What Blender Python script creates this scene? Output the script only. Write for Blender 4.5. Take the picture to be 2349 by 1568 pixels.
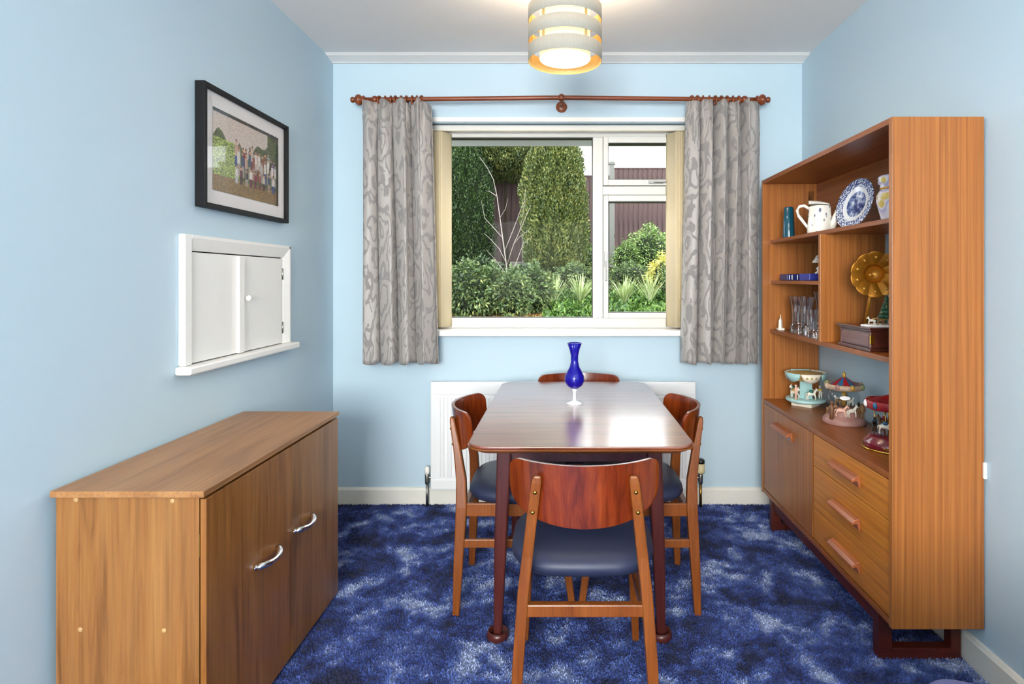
import bpy, math, random
import numpy as np
from mathutils import Vector, Matrix
random.seed(7)
RNG = np.random.default_rng(11)
scene = bpy.context.scene
for o in list(bpy.data.objects):
    bpy.data.objects.remove(o)
COL = scene.collection
PI = math.pi

# ---------------------------------------------------------------- camera (image 2349 x 1568)
F, VX, VY, H = 1350.0, 1290.0, 640.0, 1.27
cam_d = bpy.data.cameras.new('camera')
cam = bpy.data.objects.new('camera', cam_d)
COL.objects.link(cam)
cam_d.sensor_width = 36.0
cam_d.sensor_fit = 'HORIZONTAL'
cam_d.lens = F / 2349 * 36
cam_d.shift_x = -(VX - 1174.5) / 2349
cam_d.shift_y = -(784 - VY) / 2349
cam_d.clip_start = 0.02
cam.location = (0, 0, H)
cam.rotation_euler = (PI / 2, 0, 0)
scene.camera = cam

# ---------------------------------------------------------------- light
scene.view_settings.view_transform = 'Standard'
scene.view_settings.look = 'None'
scene.view_settings.gamma = 1.0
scene.view_settings.exposure = 0.06
scene.view_settings.use_curve_mapping = False
world = bpy.data.worlds.new('overcast_sky')
scene.world = world
world.use_nodes = True
bg = world.node_tree.nodes['Background']
bg.inputs[0].default_value = (0.95, 0.98, 1.0, 1)
bg.inputs[1].default_value = 5.5

REAR_Y, BACK_Y = -2.6, 3.33
XL, XR, ZC = -1.297, 1.356, 2.51


def area(name, loc, rot, sx, sy, power, color):
    d = bpy.data.lights.new(name, 'AREA')
    d.shape = 'RECTANGLE'
    d.size, d.size_y, d.energy, d.color = sx, sy, power, color
    o = bpy.data.objects.new(name, d)
    COL.objects.link(o)
    o.location, o.rotation_euler = loc, rot
    return o


# fill light added behind the camera, outside the added rear window
area('rear_fill_light', (-.4, REAR_Y - 0.14, 1.57), (PI / 2, 0, 0), 1.5, 1.3, 270, (1.0, 0.985, 0.96))
# sky light sampled through the dining window opening (portal: adds no light of its own)
po = area('window_portal', (-.02, 3.6, 1.56), (-PI / 2, 0, 0), 1.46, 1.2, 1, (1, 1, 1))
po.data.cycles.is_portal = True


# ================================================================ helpers
def lin(h):
    h = h.lstrip('#')
    out = []
    for i in (0, 2, 4):
        c = int(h[i:i + 2], 16) / 255
        out.append(c / 12.92 if c <= 0.04045 else ((c + 0.055) / 1.055) ** 2.4)
    return out + [1.0]


def P(px, py, y):
    s = F / y
    return Vector(((px - VX) / s, y, H - (py - VY) / s))


class NT:
    def __init__(self, name):
        self.m = bpy.data.materials.new(name)
        self.m.use_nodes = True
        self.t = self.m.node_tree
        self.b = self.t.nodes['Principled BSDF']
        self.out = self.t.nodes['Material Output']

    def n(self, typ, **kw):
        nd = self.t.nodes.new(typ)
        for k, v in kw.items():
            if k.startswith('i_'):
                key = k[2:].replace('_', ' ')
                nd.inputs[key].default_value = v
            else:
                setattr(nd, k, v)
        return nd

    def l(self, a, b):
        self.t.links.new(a, b)

    def coord(self, kind='Object', scale=(1, 1, 1), rot=(0, 0, 0)):
        tc = self.n('ShaderNodeTexCoord')
        mp = self.n('ShaderNodeMapping')
        mp.inputs['Scale'].default_value = scale
        mp.inputs['Rotation'].default_value = rot
        self.l(tc.outputs[kind], mp.inputs[0])
        return mp.outputs[0]

    def noise(self, vec, scale, detail=3, rough=.5, dist=0.):
        n = self.n('ShaderNodeTexNoise')
        n.inputs['Scale'].default_value = scale
        n.inputs['Detail'].default_value = detail
        n.inputs['Roughness'].default_value = rough
        n.inputs['Distortion'].default_value = dist
        if vec is not None:
            self.l(vec, n.inputs['Vector'])
        return n.outputs['Fac']

    def ramp(self, fac, stops, interp='LINEAR'):
        r = self.n('ShaderNodeValToRGB')
        r.color_ramp.interpolation = interp
        el = r.color_ramp.elements
        while len(el) < len(stops):
            el.new(0.5)
        for e, (p, c) in zip(el, stops):
            e.position = p
            e.color = lin(c) if isinstance(c, str) else (c, c, c, 1)
        self.l(fac, r.inputs[0])
        return r.outputs[0]

    def mix(self, fac, a, b, mode='MIX'):
        m = self.n('ShaderNodeMix', data_type='RGBA', blend_type=mode)
        for sock, v in ((m.inputs[0], fac), (m.inputs[6], a), (m.inputs[7], b)):
            if isinstance(v, bpy.types.NodeSocket):
                self.l(v, sock)
            elif isinstance(v, str):
                sock.default_value = lin(v)
            else:
                sock.default_value = v
        return m.outputs[2]

    def bump(self, fac, strength=.2, dist=.002):
        b = self.n('ShaderNodeBump')
        b.inputs['Strength'].default_value = strength
        b.inputs['Distance'].default_value = dist
        self.l(fac, b.inputs['Height'])
        self.l(b.outputs[0], self.b.inputs['Normal'])

    def set(self, **kw):
        for k, v in kw.items():
            self.b.inputs[k.replace('_', ' ')].default_value = v
        return self


def plain(name, col, rough=.5, metal=0., vary=.04, scale=12, **kw):
    """plain painted / moulded surface with a faint procedural mottling"""
    t = NT(name)
    v = t.noise(t.coord(), scale, 3)
    c = lin(col)
    a = [max(0, x * (1 - vary)) for x in c[:3]] + [1]
    b = [min(1, x * (1 + vary)) for x in c[:3]] + [1]
    t.l(t.mix(v, a, b), t.b.inputs['Base Color'])
    t.set(Roughness=rough, Metallic=metal)
    for k, val in kw.items():
        t.b.inputs[k.replace('_', ' ')].default_value = val
    return t.m


def wood(name, dark, mid, light, axis='Z', rough=.38, fig=1.0, coat=0., fine=1.0, straight=False):
    t = NT(name)
    ac, al = (70.0 * fig, .25) if straight else (7.0 * fig, .55 * fig)
    sc = {'X': (al, ac, ac), 'Y': (ac, al, ac), 'Z': (ac, ac, al)}[axis]
    fa, fl = 150.0 * fine, 2.5
    sf = {'X': (fl, fa, fa), 'Y': (fa, fl, fa), 'Z': (fa, fa, fl)}[axis]
    big = t.noise(t.coord(scale=sc), 1.6, 5, .55, .25 if straight else 1.2)
    fib = t.noise(t.coord(scale=sf), 1.0, 3, .6)
    col = t.ramp(big, [(.28, dark), (.45, mid), (.72, light)])
    f2 = t.ramp(fib, [(.3, .62), (.62, 1.0)])
    t.l(t.mix(.75, col, f2, 'MULTIPLY'), t.b.inputs['Base Color'])
    t.set(Roughness=rough)
    t.b.inputs['Coat Weight'].default_value = min(1, coat)
    t.b.inputs['Coat Roughness'].default_value = .18
    t.b.inputs['Coat IOR'].default_value = 1.5 + .5 * max(0, coat - .7)
    t.bump(fib, .08, .001)
    return t.m


class MB:
    """collects shapes and links them as ONE mesh object"""

    def __init__(self):
        self.v, self.f, self.s = [], [], []

    def add(self, vs, fs, smooth=False, M=None):
        o = len(self.v)
        if M is not None:
            vs = [M @ Vector(p) for p in vs]
        self.v += [tuple(p) for p in vs]
        self.f += [tuple(i + o for i in f) for f in fs]
        self.s += [smooth] * len(fs)
        return self

    def box(self, x0, x1, y0, y1, z0, z1, M=None):
        vs = [(x0, y0, z0), (x1, y0, z0), (x1, y1, z0), (x0, y1, z0), (x0, y0, z1), (x1, y0, z1), (x1, y1, z1), (x0, y1, z1)]
        fs = [(3, 2, 1, 0), (4, 5, 6, 7), (0, 1, 5, 4), (1, 2, 6, 5), (2, 3, 7, 6), (3, 0, 4, 7)]
        return self.add(vs, fs, False, M)

    def prism(self, pts, axis, a, b, smooth=False, M=None):
        """pts: 2-D outline; axis: the extrusion axis; (x: (y,z); y: (x,z); z: (x,y))"""
        n = len(pts)
        mk = {'x': lambda p, t: (t, p[0], p[1]), 'y': lambda p, t: (p[0], t, p[1]), 'z': lambda p, t: (p[0], p[1], t)}[axis]
        vs = [mk(p, a) for p in pts] + [mk(p, b) for p in pts]
        area2 = sum(pts[i][0] * pts[(i + 1) % n][1] - pts[(i + 1) % n][0] * pts[i][1] for i in range(n))
        fs = [tuple(range(n))[::-1], tuple(range(n, 2 * n))] + [(i, (i + 1) % n, n + (i + 1) % n, n + i) for i in range(n)]
        flip = (area2 < 0) != (axis == 'y')
        if flip:
            fs = [f[::-1] for f in fs]
        o = len(self.f)
        self.add(vs, fs, False, M)
        if smooth:
            for i in range(o + 2, len(self.f)):
                self.s[i] = True
        return self

    def lathe(self, prof, c=(0, 0, 0), seg=24, M=None, smooth=True, mod=None, cap=True):
        vs, fs = [], []
        n = len(prof)
        for j in range(seg):
            a = 2 * PI * j / seg
            for k, (r, z) in enumerate(prof):
                rr = r * (mod(a, k / (n - 1)) if mod else 1)
                vs.append((c[0] + rr * math.cos(a), c[1] + rr * math.sin(a), c[2] + z))
        for j in range(seg):
            j2 = (j + 1) % seg
            for k in range(n - 1):
                fs.append((j * n + k, j2 * n + k, j2 * n + k + 1, j * n + k + 1))
        if cap:
            if prof[0][0] > 1e-5:
                fs.append(tuple(j * n for j in range(seg))[::-1])
            if prof[-1][0] > 1e-5:
                fs.append(tuple(j * n + n - 1 for j in range(seg)))
        return self.add(vs, fs, smooth, M)

    def tube(self, path, rad, seg=8, closed=False, flat=1.0, M=None):
        path = [Vector(p) for p in path]
        n = len(path)
        if not hasattr(rad, '__len__'):
            rad = [rad] * n
        vs, fs = [], []
        up = Vector((0, 0, 1))
        for i, p in enumerate(path):
            if closed:
                t = path[(i + 1) % n] - path[(i - 1) % n]
            else:
                t = path[min(i + 1, n - 1)] - path[max(i - 1, 0)]
            t = t.normalized() if t.length > 1e-9 else Vector((0, 0, 1))
            a = up if abs(t.dot(up)) < .95 else Vector((0, 1, 0))
            u = t.cross(a).normalized()
            w = u.cross(t).normalized()
            for j in range(seg):
                an = 2 * PI * j / seg
                vs.append(p + (u * math.cos(an) + w * math.sin(an) * flat) * rad[i])
        m = n if closed else n - 1
        for i in range(m):
            i2 = (i + 1) % n
            for j in range(seg):
                j2 = (j + 1) % seg
                fs.append((i * seg + j, i * seg + j2, i2 * seg + j2, i2 * seg + j))
        if not closed:
            fs.append(tuple(range(seg))[::-1])
            fs.append(tuple((n - 1) * seg + j for j in range(seg)))
        return self.add(vs, fs, True, M)

    def ball(self, c, r, seg=14, rings=9, M=None):
        if not hasattr(r, '__len__'):
            r = (r, r, r)
        vs, fs = [], []
        for i in range(rings + 1):
            th = PI * i / rings
            for j in range(seg):
                a = 2 * PI * j / seg
                vs.append((c[0] + r[0] * math.sin(th) * math.cos(a), c[1] + r[1] * math.sin(th) * math.sin(a), c[2] - r[2] * math.cos(th)))
        for i in range(rings):
            for j in range(seg):
                j2 = (j + 1) % seg
                fs.append((i * seg + j, i * seg + j2, (i + 1) * seg + j2, (i + 1) * seg + j))
        return self.add(vs, fs, True, M)

    def grid(self, fn, nu, nv, smooth=True, closed=False):
        vs = [fn(i / (nu if closed else nu - 1), j / (nv - 1)) for i in range(nu) for j in range(nv)]
        fs = []
        for i in range(nu if closed else nu - 1):
            i2 = (i + 1) % nu
            for j in range(nv - 1):
                fs.append((i * nv + j, i2 * nv + j, i2 * nv + j + 1, i * nv + j + 1))
        return self.add(vs, fs, smooth)

    def build(self, name, mat, parent=None, bevel=0., seg=2, solid=0., sub=0, off=None, loc=None):
        me = bpy.data.meshes.new(name)
        vs = self.v if off is None else [(p[0] - off[0], p[1] - off[1], p[2] - off[2]) for p in self.v]
        me.from_pydata(vs, [], self.f)
        me.polygons.foreach_set('use_smooth', self.s)
        me.materials.append(mat)
        me.update()
        o = bpy.data.objects.new(name, me)
        COL.objects.link(o)
        if parent is not None:
            o.parent = parent
        if loc is not None:
            o.location = loc
        if solid:
            m = o.modifiers.new('solid', 'SOLIDIFY')
            m.thickness = solid
            m.offset = 0
        if sub:
            m = o.modifiers.new('sub', 'SUBSURF')
            m.levels = m.render_levels = sub
        if bevel:
            m = o.modifiers.new('bevel', 'BEVEL')
            m.width = bevel
            m.segments = seg
            m.limit_method = 'ANGLE'
            m.angle_limit = math.radians(40)
        return o


def tag(o, label=None, cat=None, group=None, kind=None):
    for k, v in (('label', label), ('category', cat), ('group', group), ('kind', kind)):
        if v:
            o[k] = v
    return o


def thing(name, label, cat, loc=(0, 0, 0), rz=0., group=None):
    o = bpy.data.objects.new(name, None)
    COL.objects.link(o)
    o.empty_display_size = .05
    o.location = loc
    o.rotation_euler = (0, 0, rz)
    return tag(o, label, cat, group)


def copy_tree(o, parent=None):
    c = o.copy()
    COL.objects.link(c)
    c.parent = parent
    for ch in list(o.children):
        copy_tree(ch, c)
    return c


def share(o, parent, loc=None):
    """another piece with the same mesh"""
    c = o.copy()
    COL.objects.link(c)
    c.parent = parent
    if loc is not None:
        c.location = loc
    return c


def quad_obj(name, Q, mat, parent=None, rnd=None):
    """Q: N x 4 x 3 numpy array of leaf quads -> one mesh with a random value per leaf"""
    n = len(Q)
    me = bpy.data.meshes.new(name)
    me.vertices.add(n * 4)
    me.vertices.foreach_set('co', Q.reshape(-1).astype(np.float32))
    me.loops.add(n * 4)
    me.loops.foreach_set('vertex_index', np.arange(n * 4, dtype=np.int32))
    me.polygons.add(n)
    me.polygons.foreach_set('loop_start', np.arange(0, n * 4, 4, dtype=np.int32))
    at = me.attributes.new('rnd', 'FLOAT', 'FACE')
    r = RNG.random(n) if rnd is None else rnd
    at.data.foreach_set('value', r.astype(np.float32))
    me.materials.append(mat)
    me.update()
    me.validate()
    o = bpy.data.objects.new(name, me)
    COL.objects.link(o)
    if parent is not None:
        o.parent = parent
    return o


def leaf_quads(C, D, L, W, fold=.3):
    """leaf diamonds: centres C, directions D, length L, width W"""
    n = len(C)
    D = D / np.maximum(np.linalg.norm(D, axis=1, keepdims=True), 1e-6)
    R = RNG.normal(size=(n, 3))
    S = np.cross(D, R)
    S /= np.maximum(np.linalg.norm(S, axis=1, keepdims=True), 1e-6)
    N = np.cross(D, S)
    L = np.broadcast_to(np.asarray(L, float).reshape(-1, 1), (n, 1))
    W = np.broadcast_to(np.asarray(W, float).reshape(-1, 1), (n, 1))
    return np.stack([C - D * L * .5, C + S * W * .5 + N * W * fold, C + D * L * .5, C - S * W * .5 + N * W * fold], axis=1)


# ================================================================ materials
M = {}
t = NT('wall_paint')
nz = t.noise(t.coord(), 260, 2)
v2 = t.noise(t.coord(), 1.3, 3)
t.l(t.mix(v2, '#b7cdda', '#bfd2dd'), t.b.inputs['Base Color'])
t.set(Roughness=.6)
t.bump(nz, .05, .001)
M['wall'] = t.m
t = NT('ceiling_paint')
t.l(t.mix(t.noise(t.coord(), 2), '#ece8e4', '#f2eeea'), t.b.inputs['Base Color'])
t.set(Roughness=.8)
t.bump(t.noise(t.coord(), 120, 4), .06, .002)
M['ceiling'] = t.m
M['gloss_white'] = plain('white_gloss_paint', '#eeeae5', .3, vary=.02)
M['skirt'] = plain('cream_white_skirting', '#e9e4d9', .35, vary=.03)
M['upvc'] = plain('white_upvc', '#dcd8d0', .25, vary=.01)
M['rad'] = plain('radiator_enamel', '#efeeee', .3, vary=.01)
M['chrome'] = plain('polished_chrome', '#e8e8ea', .12, 1.0, vary=.02)
M['steel'] = plain('dull_steel', '#9c9a94', .35, 1.0, vary=.05)
M['brass'] = plain('aged_brass', '#a07a3c', .3, 1.0, vary=.1, scale=60)
M['black'] = plain('black_frame_lacquer', '#0c0b0d', .55, vary=.1, Specular_IOR_Level=.25)
M['rubber'] = plain('black_plastic', '#141312', .45)
M['mount'] = plain('white_card_mount', '#e9e3e1', .8, vary=.01)
M['dark_gap'] = plain('dark_recess', '#1c120b', .8)

# carpet: mottled navy shag (backing and pile share the mottling)
def carpet_mat(name, pile):
    t = NT(name)
    co = t.coord()
    patch = t.noise(co, 5.0, 5, .6, .4)
    patch2 = t.noise(co, 14, 4, .6, .3)
    mixn = t.n('ShaderNodeMath', operation='MULTIPLY_ADD')
    t.l(patch2, mixn.inputs[0])
    mixn.inputs[1].default_value = .5
    t.l(patch, mixn.inputs[2])
    base = t.ramp(mixn.outputs[0], [(.60, '#121d4a'), (.70, '#263a80'), (.80, '#4c64ac'), (.92, '#aebcdf')])
    if pile:
        at = t.n('ShaderNodeAttribute', attribute_name='rnd')
        fr = t.ramp(at.outputs['Fac'], [(0, .45), (.6, 1.0), (1, 1.35)])
    else:
        fr = t.ramp(t.noise(co, 150, 4, .75), [(.40, .3), (.60, .9)])
    t.l(t.mix(.9, base, fr, 'MULTIPLY'), t.b.inputs['Base Color'])
    t.set(Roughness=.9)
    t.b.inputs['Sheen Weight'].default_value = .1
    return t.m


M['carpet'] = carpet_mat('blue_carpet_backing', False)
M['pile'] = carpet_mat('blue_carpet_pile', True)

M['teak_v'] = wood('teak_vertical', '#884c1f', '#a2602a', '#b47134', 'Z', .36, straight=True)
M['teak_h'] = wood('teak_lengthwise', '#753b18', '#8f4d1f', '#a25d28', 'Y', .33, straight=True)
M['teak_drawer'] = wood('teak_drawer_front', '#a9601d', '#c07428', '#cf8433', 'Y', .34, straight=True, fig=.7)
M['teak_dark'] = wood('dark_base_wood', '#3a1109', '#4c170c', '#5c2011', 'X', .4)
M['teak_pull'] = wood('teak_pull', '#84401f', '#9a5230', '#ae6640', 'Y', .25)
M['oak_v'] = wood('oak_laminate_vertical', '#6e441c', '#8d5c2c', '#9c6c39', 'Z', .35, fig=1.9, fine=.8)
M['oak_door'] = wood('oak_laminate_door', '#6c3f16', '#8a5522', '#9a652f', 'Z', .33, fig=2.0, fine=.8)
M['oak_h'] = wood('oak_laminate_top', '#8c5c32', '#a27042', '#ae7d4d', 'Y', .38, fig=.9, fine=.8)
M['chair_wood'] = wood('chair_beech', '#68310c', '#7f4217', '#8f5021', 'Z', .3, fig=.8)
M['ply'] = wood('backrest_walnut_ply', '#481605', '#6e270b', '#8a3a12', 'Z', .25, fig=2.2, coat=.6)
M['table_top'] = wood('mahogany_table_top', '#6a3224', '#82422f', '#96563e', 'X', .3, fig=1.6, coat=1.7)
M['table_edge'] = wood('table_edge', '#6d3a18', '#84491f', '#95572a', 'X', .3)
M['table_leg'] = wood('mahogany_leg', '#381412', '#4c1e1a', '#5e2a22', 'Z', .3)
M['pole_wood'] = wood('curtain_pole_wood', '#6d2c14', '#84401f', '#97522b', 'X', .3)
M['music_box'] = wood('music_box_wood', '#35150f', '#4b2018', '#5e2c22', 'Y', .3, coat=.4)

t = NT('navy_vinyl')
t.l(t.mix(t.noise(t.coord(), 5), '#20263f', '#262d48'), t.b.inputs['Base Color'])
t.set(Roughness=.5)
t.bump(t.noise(t.coord(), 420, 2), .12, .001)
M['navy'] = t.m
t = NT('blue_grey_upholstery')
t.l(t.mix(t.noise(t.coord(), 30, 4), '#4a4d78', '#62658f'), t.b.inputs['Base Color'])
t.set(Roughness=.85)
t.bump(t.noise(t.coord(), 500, 2), .2, .001)
M['stool'] = t.m

# damask curtain cloth (UV in metres along the cloth)
t = NT('grey_damask')
uv = t.coord('UV', (1, .62, 1))
wrp = t.n('ShaderNodeTexNoise', i_Scale=7.0, i_Detail=2.0)
t.l(uv, wrp.inputs['Vector'])
add = t.n('ShaderNodeMix', data_type='RGBA', blend_type='LINEAR_LIGHT')
add.inputs[0].default_value = .10
t.l(uv, add.inputs[6])
t.l(wrp.outputs['Color'], add.inputs[7])
vor = t.n('ShaderNodeTexVoronoi', feature='F1', i_Scale=6.5, i_Randomness=.75)
t.l(add.outputs[2], vor.inputs['Vector'])
sn = t.n('ShaderNodeMath', operation='SINE')
ml = t.n('ShaderNodeMath', operation='MULTIPLY')
ml.inputs[1].default_value = 26.0
t.l(vor.outputs['Distance'], ml.inputs[0])
nz = t.noise(uv, 14, 3, .6, 1.5)
m2 = t.n('ShaderNodeMath', operation='MULTIPLY_ADD')
m2.inputs[1].default_value = 7.0
t.l(nz, m2.inputs[0])
t.l(ml.outputs[0], m2.inputs[2])
t.l(m2.outputs[0], sn.inputs[0])
pat = t.ramp(sn.outputs[0], [(.0, 1.), (.30, 1.), (.5, 0.)])
cl = t.mix(pat, '#878280', '#a29a95')
wv = t.noise(t.coord('UV', (300, 40, 1)), 1, 2)
t.l(t.mix(.35, cl, t.ramp(wv, [(.3, .75), (.7, 1.1)]), 'MULTIPLY'), t.b.inputs['Base Color'])
t.l(t.ramp(pat, [(0, .75), (1, .42)]), t.b.inputs['Roughness'])
t.b.inputs['Sheen Weight'].default_value = .2
t.bump(pat, .15, .002)
M['curtain'] = t.m

t = NT('cream_blind_fabric')
t.l(t.mix(t.noise(t.coord(), 300, 2), '#f8ebcb', '#fff5dd'), t.b.inputs['Base Color'])
t.set(Roughness=.7)
tr = t.n('ShaderNodeBsdfTranslucent')
tr.inputs[0].default_value = lin('#fdf0cc')
mx = t.n('ShaderNodeMixShader')
mx.inputs[0].default_value = .45
t.l(t.b.outputs[0], mx.inputs[1])
t.l(tr.outputs[0], mx.inputs[2])
t.l(mx.outputs[0], t.out.inputs[0])
M['blind'] = t.m

# thin clear panes: transparent with a fresnel reflection on the outward faces only
def pane_mat(name, ior, tint=(.97, .985, .98, 1)):
    t = NT(name)
    tp = t.n('ShaderNodeBsdfTransparent')
    tp.inputs[0].default_value = tint
    gl = t.n('ShaderNodeBsdfGlossy')
    gl.inputs['Roughness'].default_value = .02
    fr = t.n('ShaderNodeFresnel')
    fr.inputs[0].default_value = ior
    ge = t.n('ShaderNodeNewGeometry')
    sb = t.n('ShaderNodeMath', operation='SUBTRACT')
    sb.inputs[0].default_value = 1.0
    t.l(ge.outputs['Backfacing'], sb.inputs[1])
    mu = t.n('ShaderNodeMath', operation='MULTIPLY')
    t.l(fr.outputs[0], mu.inputs[0])
    t.l(sb.outputs[0], mu.inputs[1])
    mx = t.n('ShaderNodeMixShader')
    t.l(mu.outputs[0], mx.inputs[0])
    t.l(tp.outputs[0], mx.inputs[1])
    t.l(gl.outputs[0], mx.inputs[2])
    t.l(mx.outputs[0], t.out.inputs[0])
    return t.m


M['pane'] = pane_mat('window_glass', 1.08)
M['globe_glass'] = pane_mat('globe_glass', 1.5, (.86, .89, .90, 1))
M['thin_glass'] = pane_mat('thin_clear_glass', 1.6, (.93, .95, .95, 1))
M['picture_glass'] = pane_mat('picture_glass', 1.35, (1, 1, 1, 1))


def glass(name, col, rough=.02, ior=1.5):
    t = NT(name)
    t.l(t.mix(t.noise(t.coord(), 20), col, col), t.b.inputs['Base Color'])
    t.set(Roughness=rough, IOR=ior)
    t.b.inputs['Transmission Weight'].default_value = 1.0
    return t.m


M['crystal'] = glass('cut_crystal', '#f4f4f6')
M['clear_glass'] = glass('clear_glass', '#ffffff')
M['cobalt'] = plain('cobalt_glass', '#1a10b4', .06, vary=.15, scale=8, Transmission_Weight=.45, IOR=1.5)
M['teal_glass'] = plain('teal_glass', '#0b4a5e', .08, vary=.3, scale=25, Coat_Weight=.6)

# ================================================================ ROOM SHELL
floor_o = tag(MB().box(XL - .1, XR + .1, REAR_Y - .1, BACK_Y + .1, -.12, 0).build('floor', M['carpet']), 'mottled navy blue shag carpet covering the dining room floor', 'floor', kind='structure')
n_t = 210000
X_ = XL + .02 + (XR - XL - .04) * RNG.random(n_t)
Y_ = .9 + (BACK_Y - .92) * RNG.random(n_t)
D_ = RNG.normal(size=(n_t, 3)) * .55 + np.array([.1, -.15, .9])
C_ = np.stack([X_, Y_, .003 + .003 * RNG.random(n_t)], 1)
pile = quad_obj('carpet_pile', leaf_quads(C_, D_, .011, .0042, .1), M['pile'], floor_o)
pile['kind'] = 'stuff'
tag(MB().box(XL - .1, XR + .1, REAR_Y - .1, BACK_Y + .28, ZC, ZC + .12).build('ceiling', M['ceiling']), 'pale off white plaster ceiling', 'ceiling', kind='structure')
tag(MB().box(XL - .1, XL, REAR_Y - .1, BACK_Y + .28, 0, ZC).build('wall_left', M['wall']), 'light blue wall behind the oak cabinet and picture', 'wall', kind='structure')
tag(MB().box(XR, XR + .1, REAR_Y - .1, BACK_Y + .28, 0, ZC).build('wall_right', M['wall']), 'light blue wall behind the teak wall unit', 'wall', kind='structure')
WX0, WX1, WZ0, WZ1 = -.765, .715, .955, 2.155
w = MB()
w.box(XL, WX0, BACK_Y, BACK_Y + .28, 0, ZC).box(WX1, XR, BACK_Y, BACK_Y + .28, 0, ZC)
w.box(WX0, WX1, BACK_Y, BACK_Y + .28, 0, WZ0).box(WX0, WX1, BACK_Y, BACK_Y + .28, WZ1, ZC)
tag(w.build('wall_back', M['wall']), 'light blue wall around the window', 'wall', kind='structure')
w = MB()
w.box(XL, -1.2, REAR_Y - .1, REAR_Y, 0, ZC).box(.4, XR, REAR_Y - .1, REAR_Y, 0, ZC).box(-1.2, .4, REAR_Y - .1, REAR_Y, 2.26, ZC).box(-1.2, .4, REAR_Y - .1, REAR_Y, 0, .88)
tag(w.build('wall_front', M['wall']), 'light blue wall around the added window behind the viewer', 'wall', kind='structure')
pd = tag(bpy.data.objects.new('added_window', None), 'added wide white framed window behind the viewer, unseen', 'window', kind='structure')  # unseen rear window, added to let fill light into the room
COL.objects.link(pd)
pd.location = (0, REAR_Y - .05, 0)
for x0, x1, z0, z1 in ((-1.2, -1.14, .88, 2.26), (.34, .4, .88, 2.26), (-.45, -.41, .94, 2.2), (-1.14, .34, .88, .94), (-1.14, .34, 2.2, 2.26)):
    MB().box(x0, x1, -.03, .03, z0, z1).build('window_frame', M['upvc'], pd)
for x0, x1 in ((-1.14, -.45), (-.41, .34)):
    MB().box(x0, x1, -.004, .004, .94, 2.2).build('pane', M['pane'], pd)


# coving and skirting
def coving(name, pts, label):
    tag(MB().prism(pts, *name[1]).build(name[0], M['ceiling']), label, 'coving', kind='structure')


cv = [(0, 0), (0, -.022), (.018, -.024), (.026, -.020), (.085, -.009), (.092, -.010), (.115, 0)]
coving(('trim_1', ('x', XL, XR)), [(BACK_Y - a, ZC + b) for a, b in cv], 'narrow white coving along the top of the window wall')
sk = [(0, 0), (.016, 0), (.016, .082), (.008, .093), (0, .095)]
for nm, pts, ax, lb in (('baseboard_back', [(BACK_Y - a, b) for a, b in sk], ('x', XL, XR), 'cream white skirting board below the window wall'),
                        ('baseboard_right', [(XR - a, b) for a, b in sk], ('y', REAR_Y, BACK_Y - .016), 'cream white skirting board under the wall unit wall'),
                        ('baseboard_left', [(XL + a, b) for a, b in sk], ('y', REAR_Y, BACK_Y - .016), 'cream white skirting board behind the oak cabinet')):
    tag(MB().prism(pts, *ax).build(nm, M['skirt']), lb, 'skirting', kind='structure')

# ---------------------------------------------------------------- window
win = tag(bpy.data.objects.new('window_1', None), 'white double glazed window with one wide pane and two small sashes', 'window', kind='structure')
COL.objects.link(win)
FY0, FY1 = 3.43, 3.50
win.location = (0, FY0, WZ0)


def wpart(name, mat, boxes, bevel=.003, parent=None):
    b = MB()
    for q in boxes:
        b.box(*q)
    return b.build(name, mat, parent or win, bevel=bevel, off=(0, FY0, WZ0))


def ring(x0, x1, z0, z1, w_, y0, y1):
    return [(x0, x0 + w_, y0, y1, z0, z1), (x1 - w_, x1, y0, y1, z0, z1), (x0 + w_, x1 - w_, y0, y1, z0, z0 + w_), (x0 + w_, x1 - w_, y0, y1, z1 - w_, z1)]


fr_ = ring(WX0, WX1, WZ0 + .031, WZ1, .058, FY0, FY1)
wpart('window_frame', M['upvc'], fr_)
wpart('mullion', M['upvc'], [(.178, .236, FY0, FY1, 1.044, 2.097)])
wpart('transom', M['upvc'], [(.236, .657, FY0 + .004, FY1, 1.762, 1.812)])
wpart('glazing_bead', M['rubber'], ring(-.707, .178, 1.044, 2.097, .004, FY0 + .012, FY1 - .01), 0)
wpart('pane', M['pane'], [(-.705, .177, FY0 + .03, FY0 + .036, 1.045, 2.096)], 0)
for z0, z1, pz0, pz1 in ((1.044, 1.757, 1.0746, 1.722), (1.815, 2.097, 1.849, 2.062)):
    sx0, sx1, px0, px1 = .238, .655, .267, .625
    sash = wpart('sash', M['upvc'], [(sx0, px0, FY0 - .012, FY1, z0, z1), (px1, sx1, FY0 - .012, FY1, z0, z1), (px0, px1, FY0 - .012, FY1, z0, pz0), (px0, px1, FY0 - .012, FY1, pz1, z1)])
    wpart('glazing_bead', M['rubber'], ring(px0, px1, pz0, pz1, .003, FY0 - .004, FY1 - .01), 0, sash)
    wpart('pane', M['pane'], [(px0 + .001, px1 - .001, FY0 + .02, FY0 + .026, pz0 + .001, pz1 - .001)], 0, sash)
hh = MB()
hh.box(.50, .585, FY0 - .022, FY0 - .012, 1.825, 1.84).box(.53, .60, FY0 - .036, FY0 - .024, 1.827, 1.838)
hh.box(.535, .55, FY0 - .03, FY0 - .02, 1.827, 1.838)
hh.build('window_handle', M['steel'], win, bevel=.003, off=(0, FY0, WZ0))
hh = MB()
hh.box(.244, .26, FY0 - .022, FY0 - .012, 1.34, 1.43).box(.246, .257, FY0 - .036, FY0 - .024, 1.26, 1.375).box(.246, .257, FY0 - .03, FY0 - .02, 1.36, 1.375)
hh.build('window_handle', M['steel'], win, bevel=.003, off=(0, FY0, WZ0))
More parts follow.
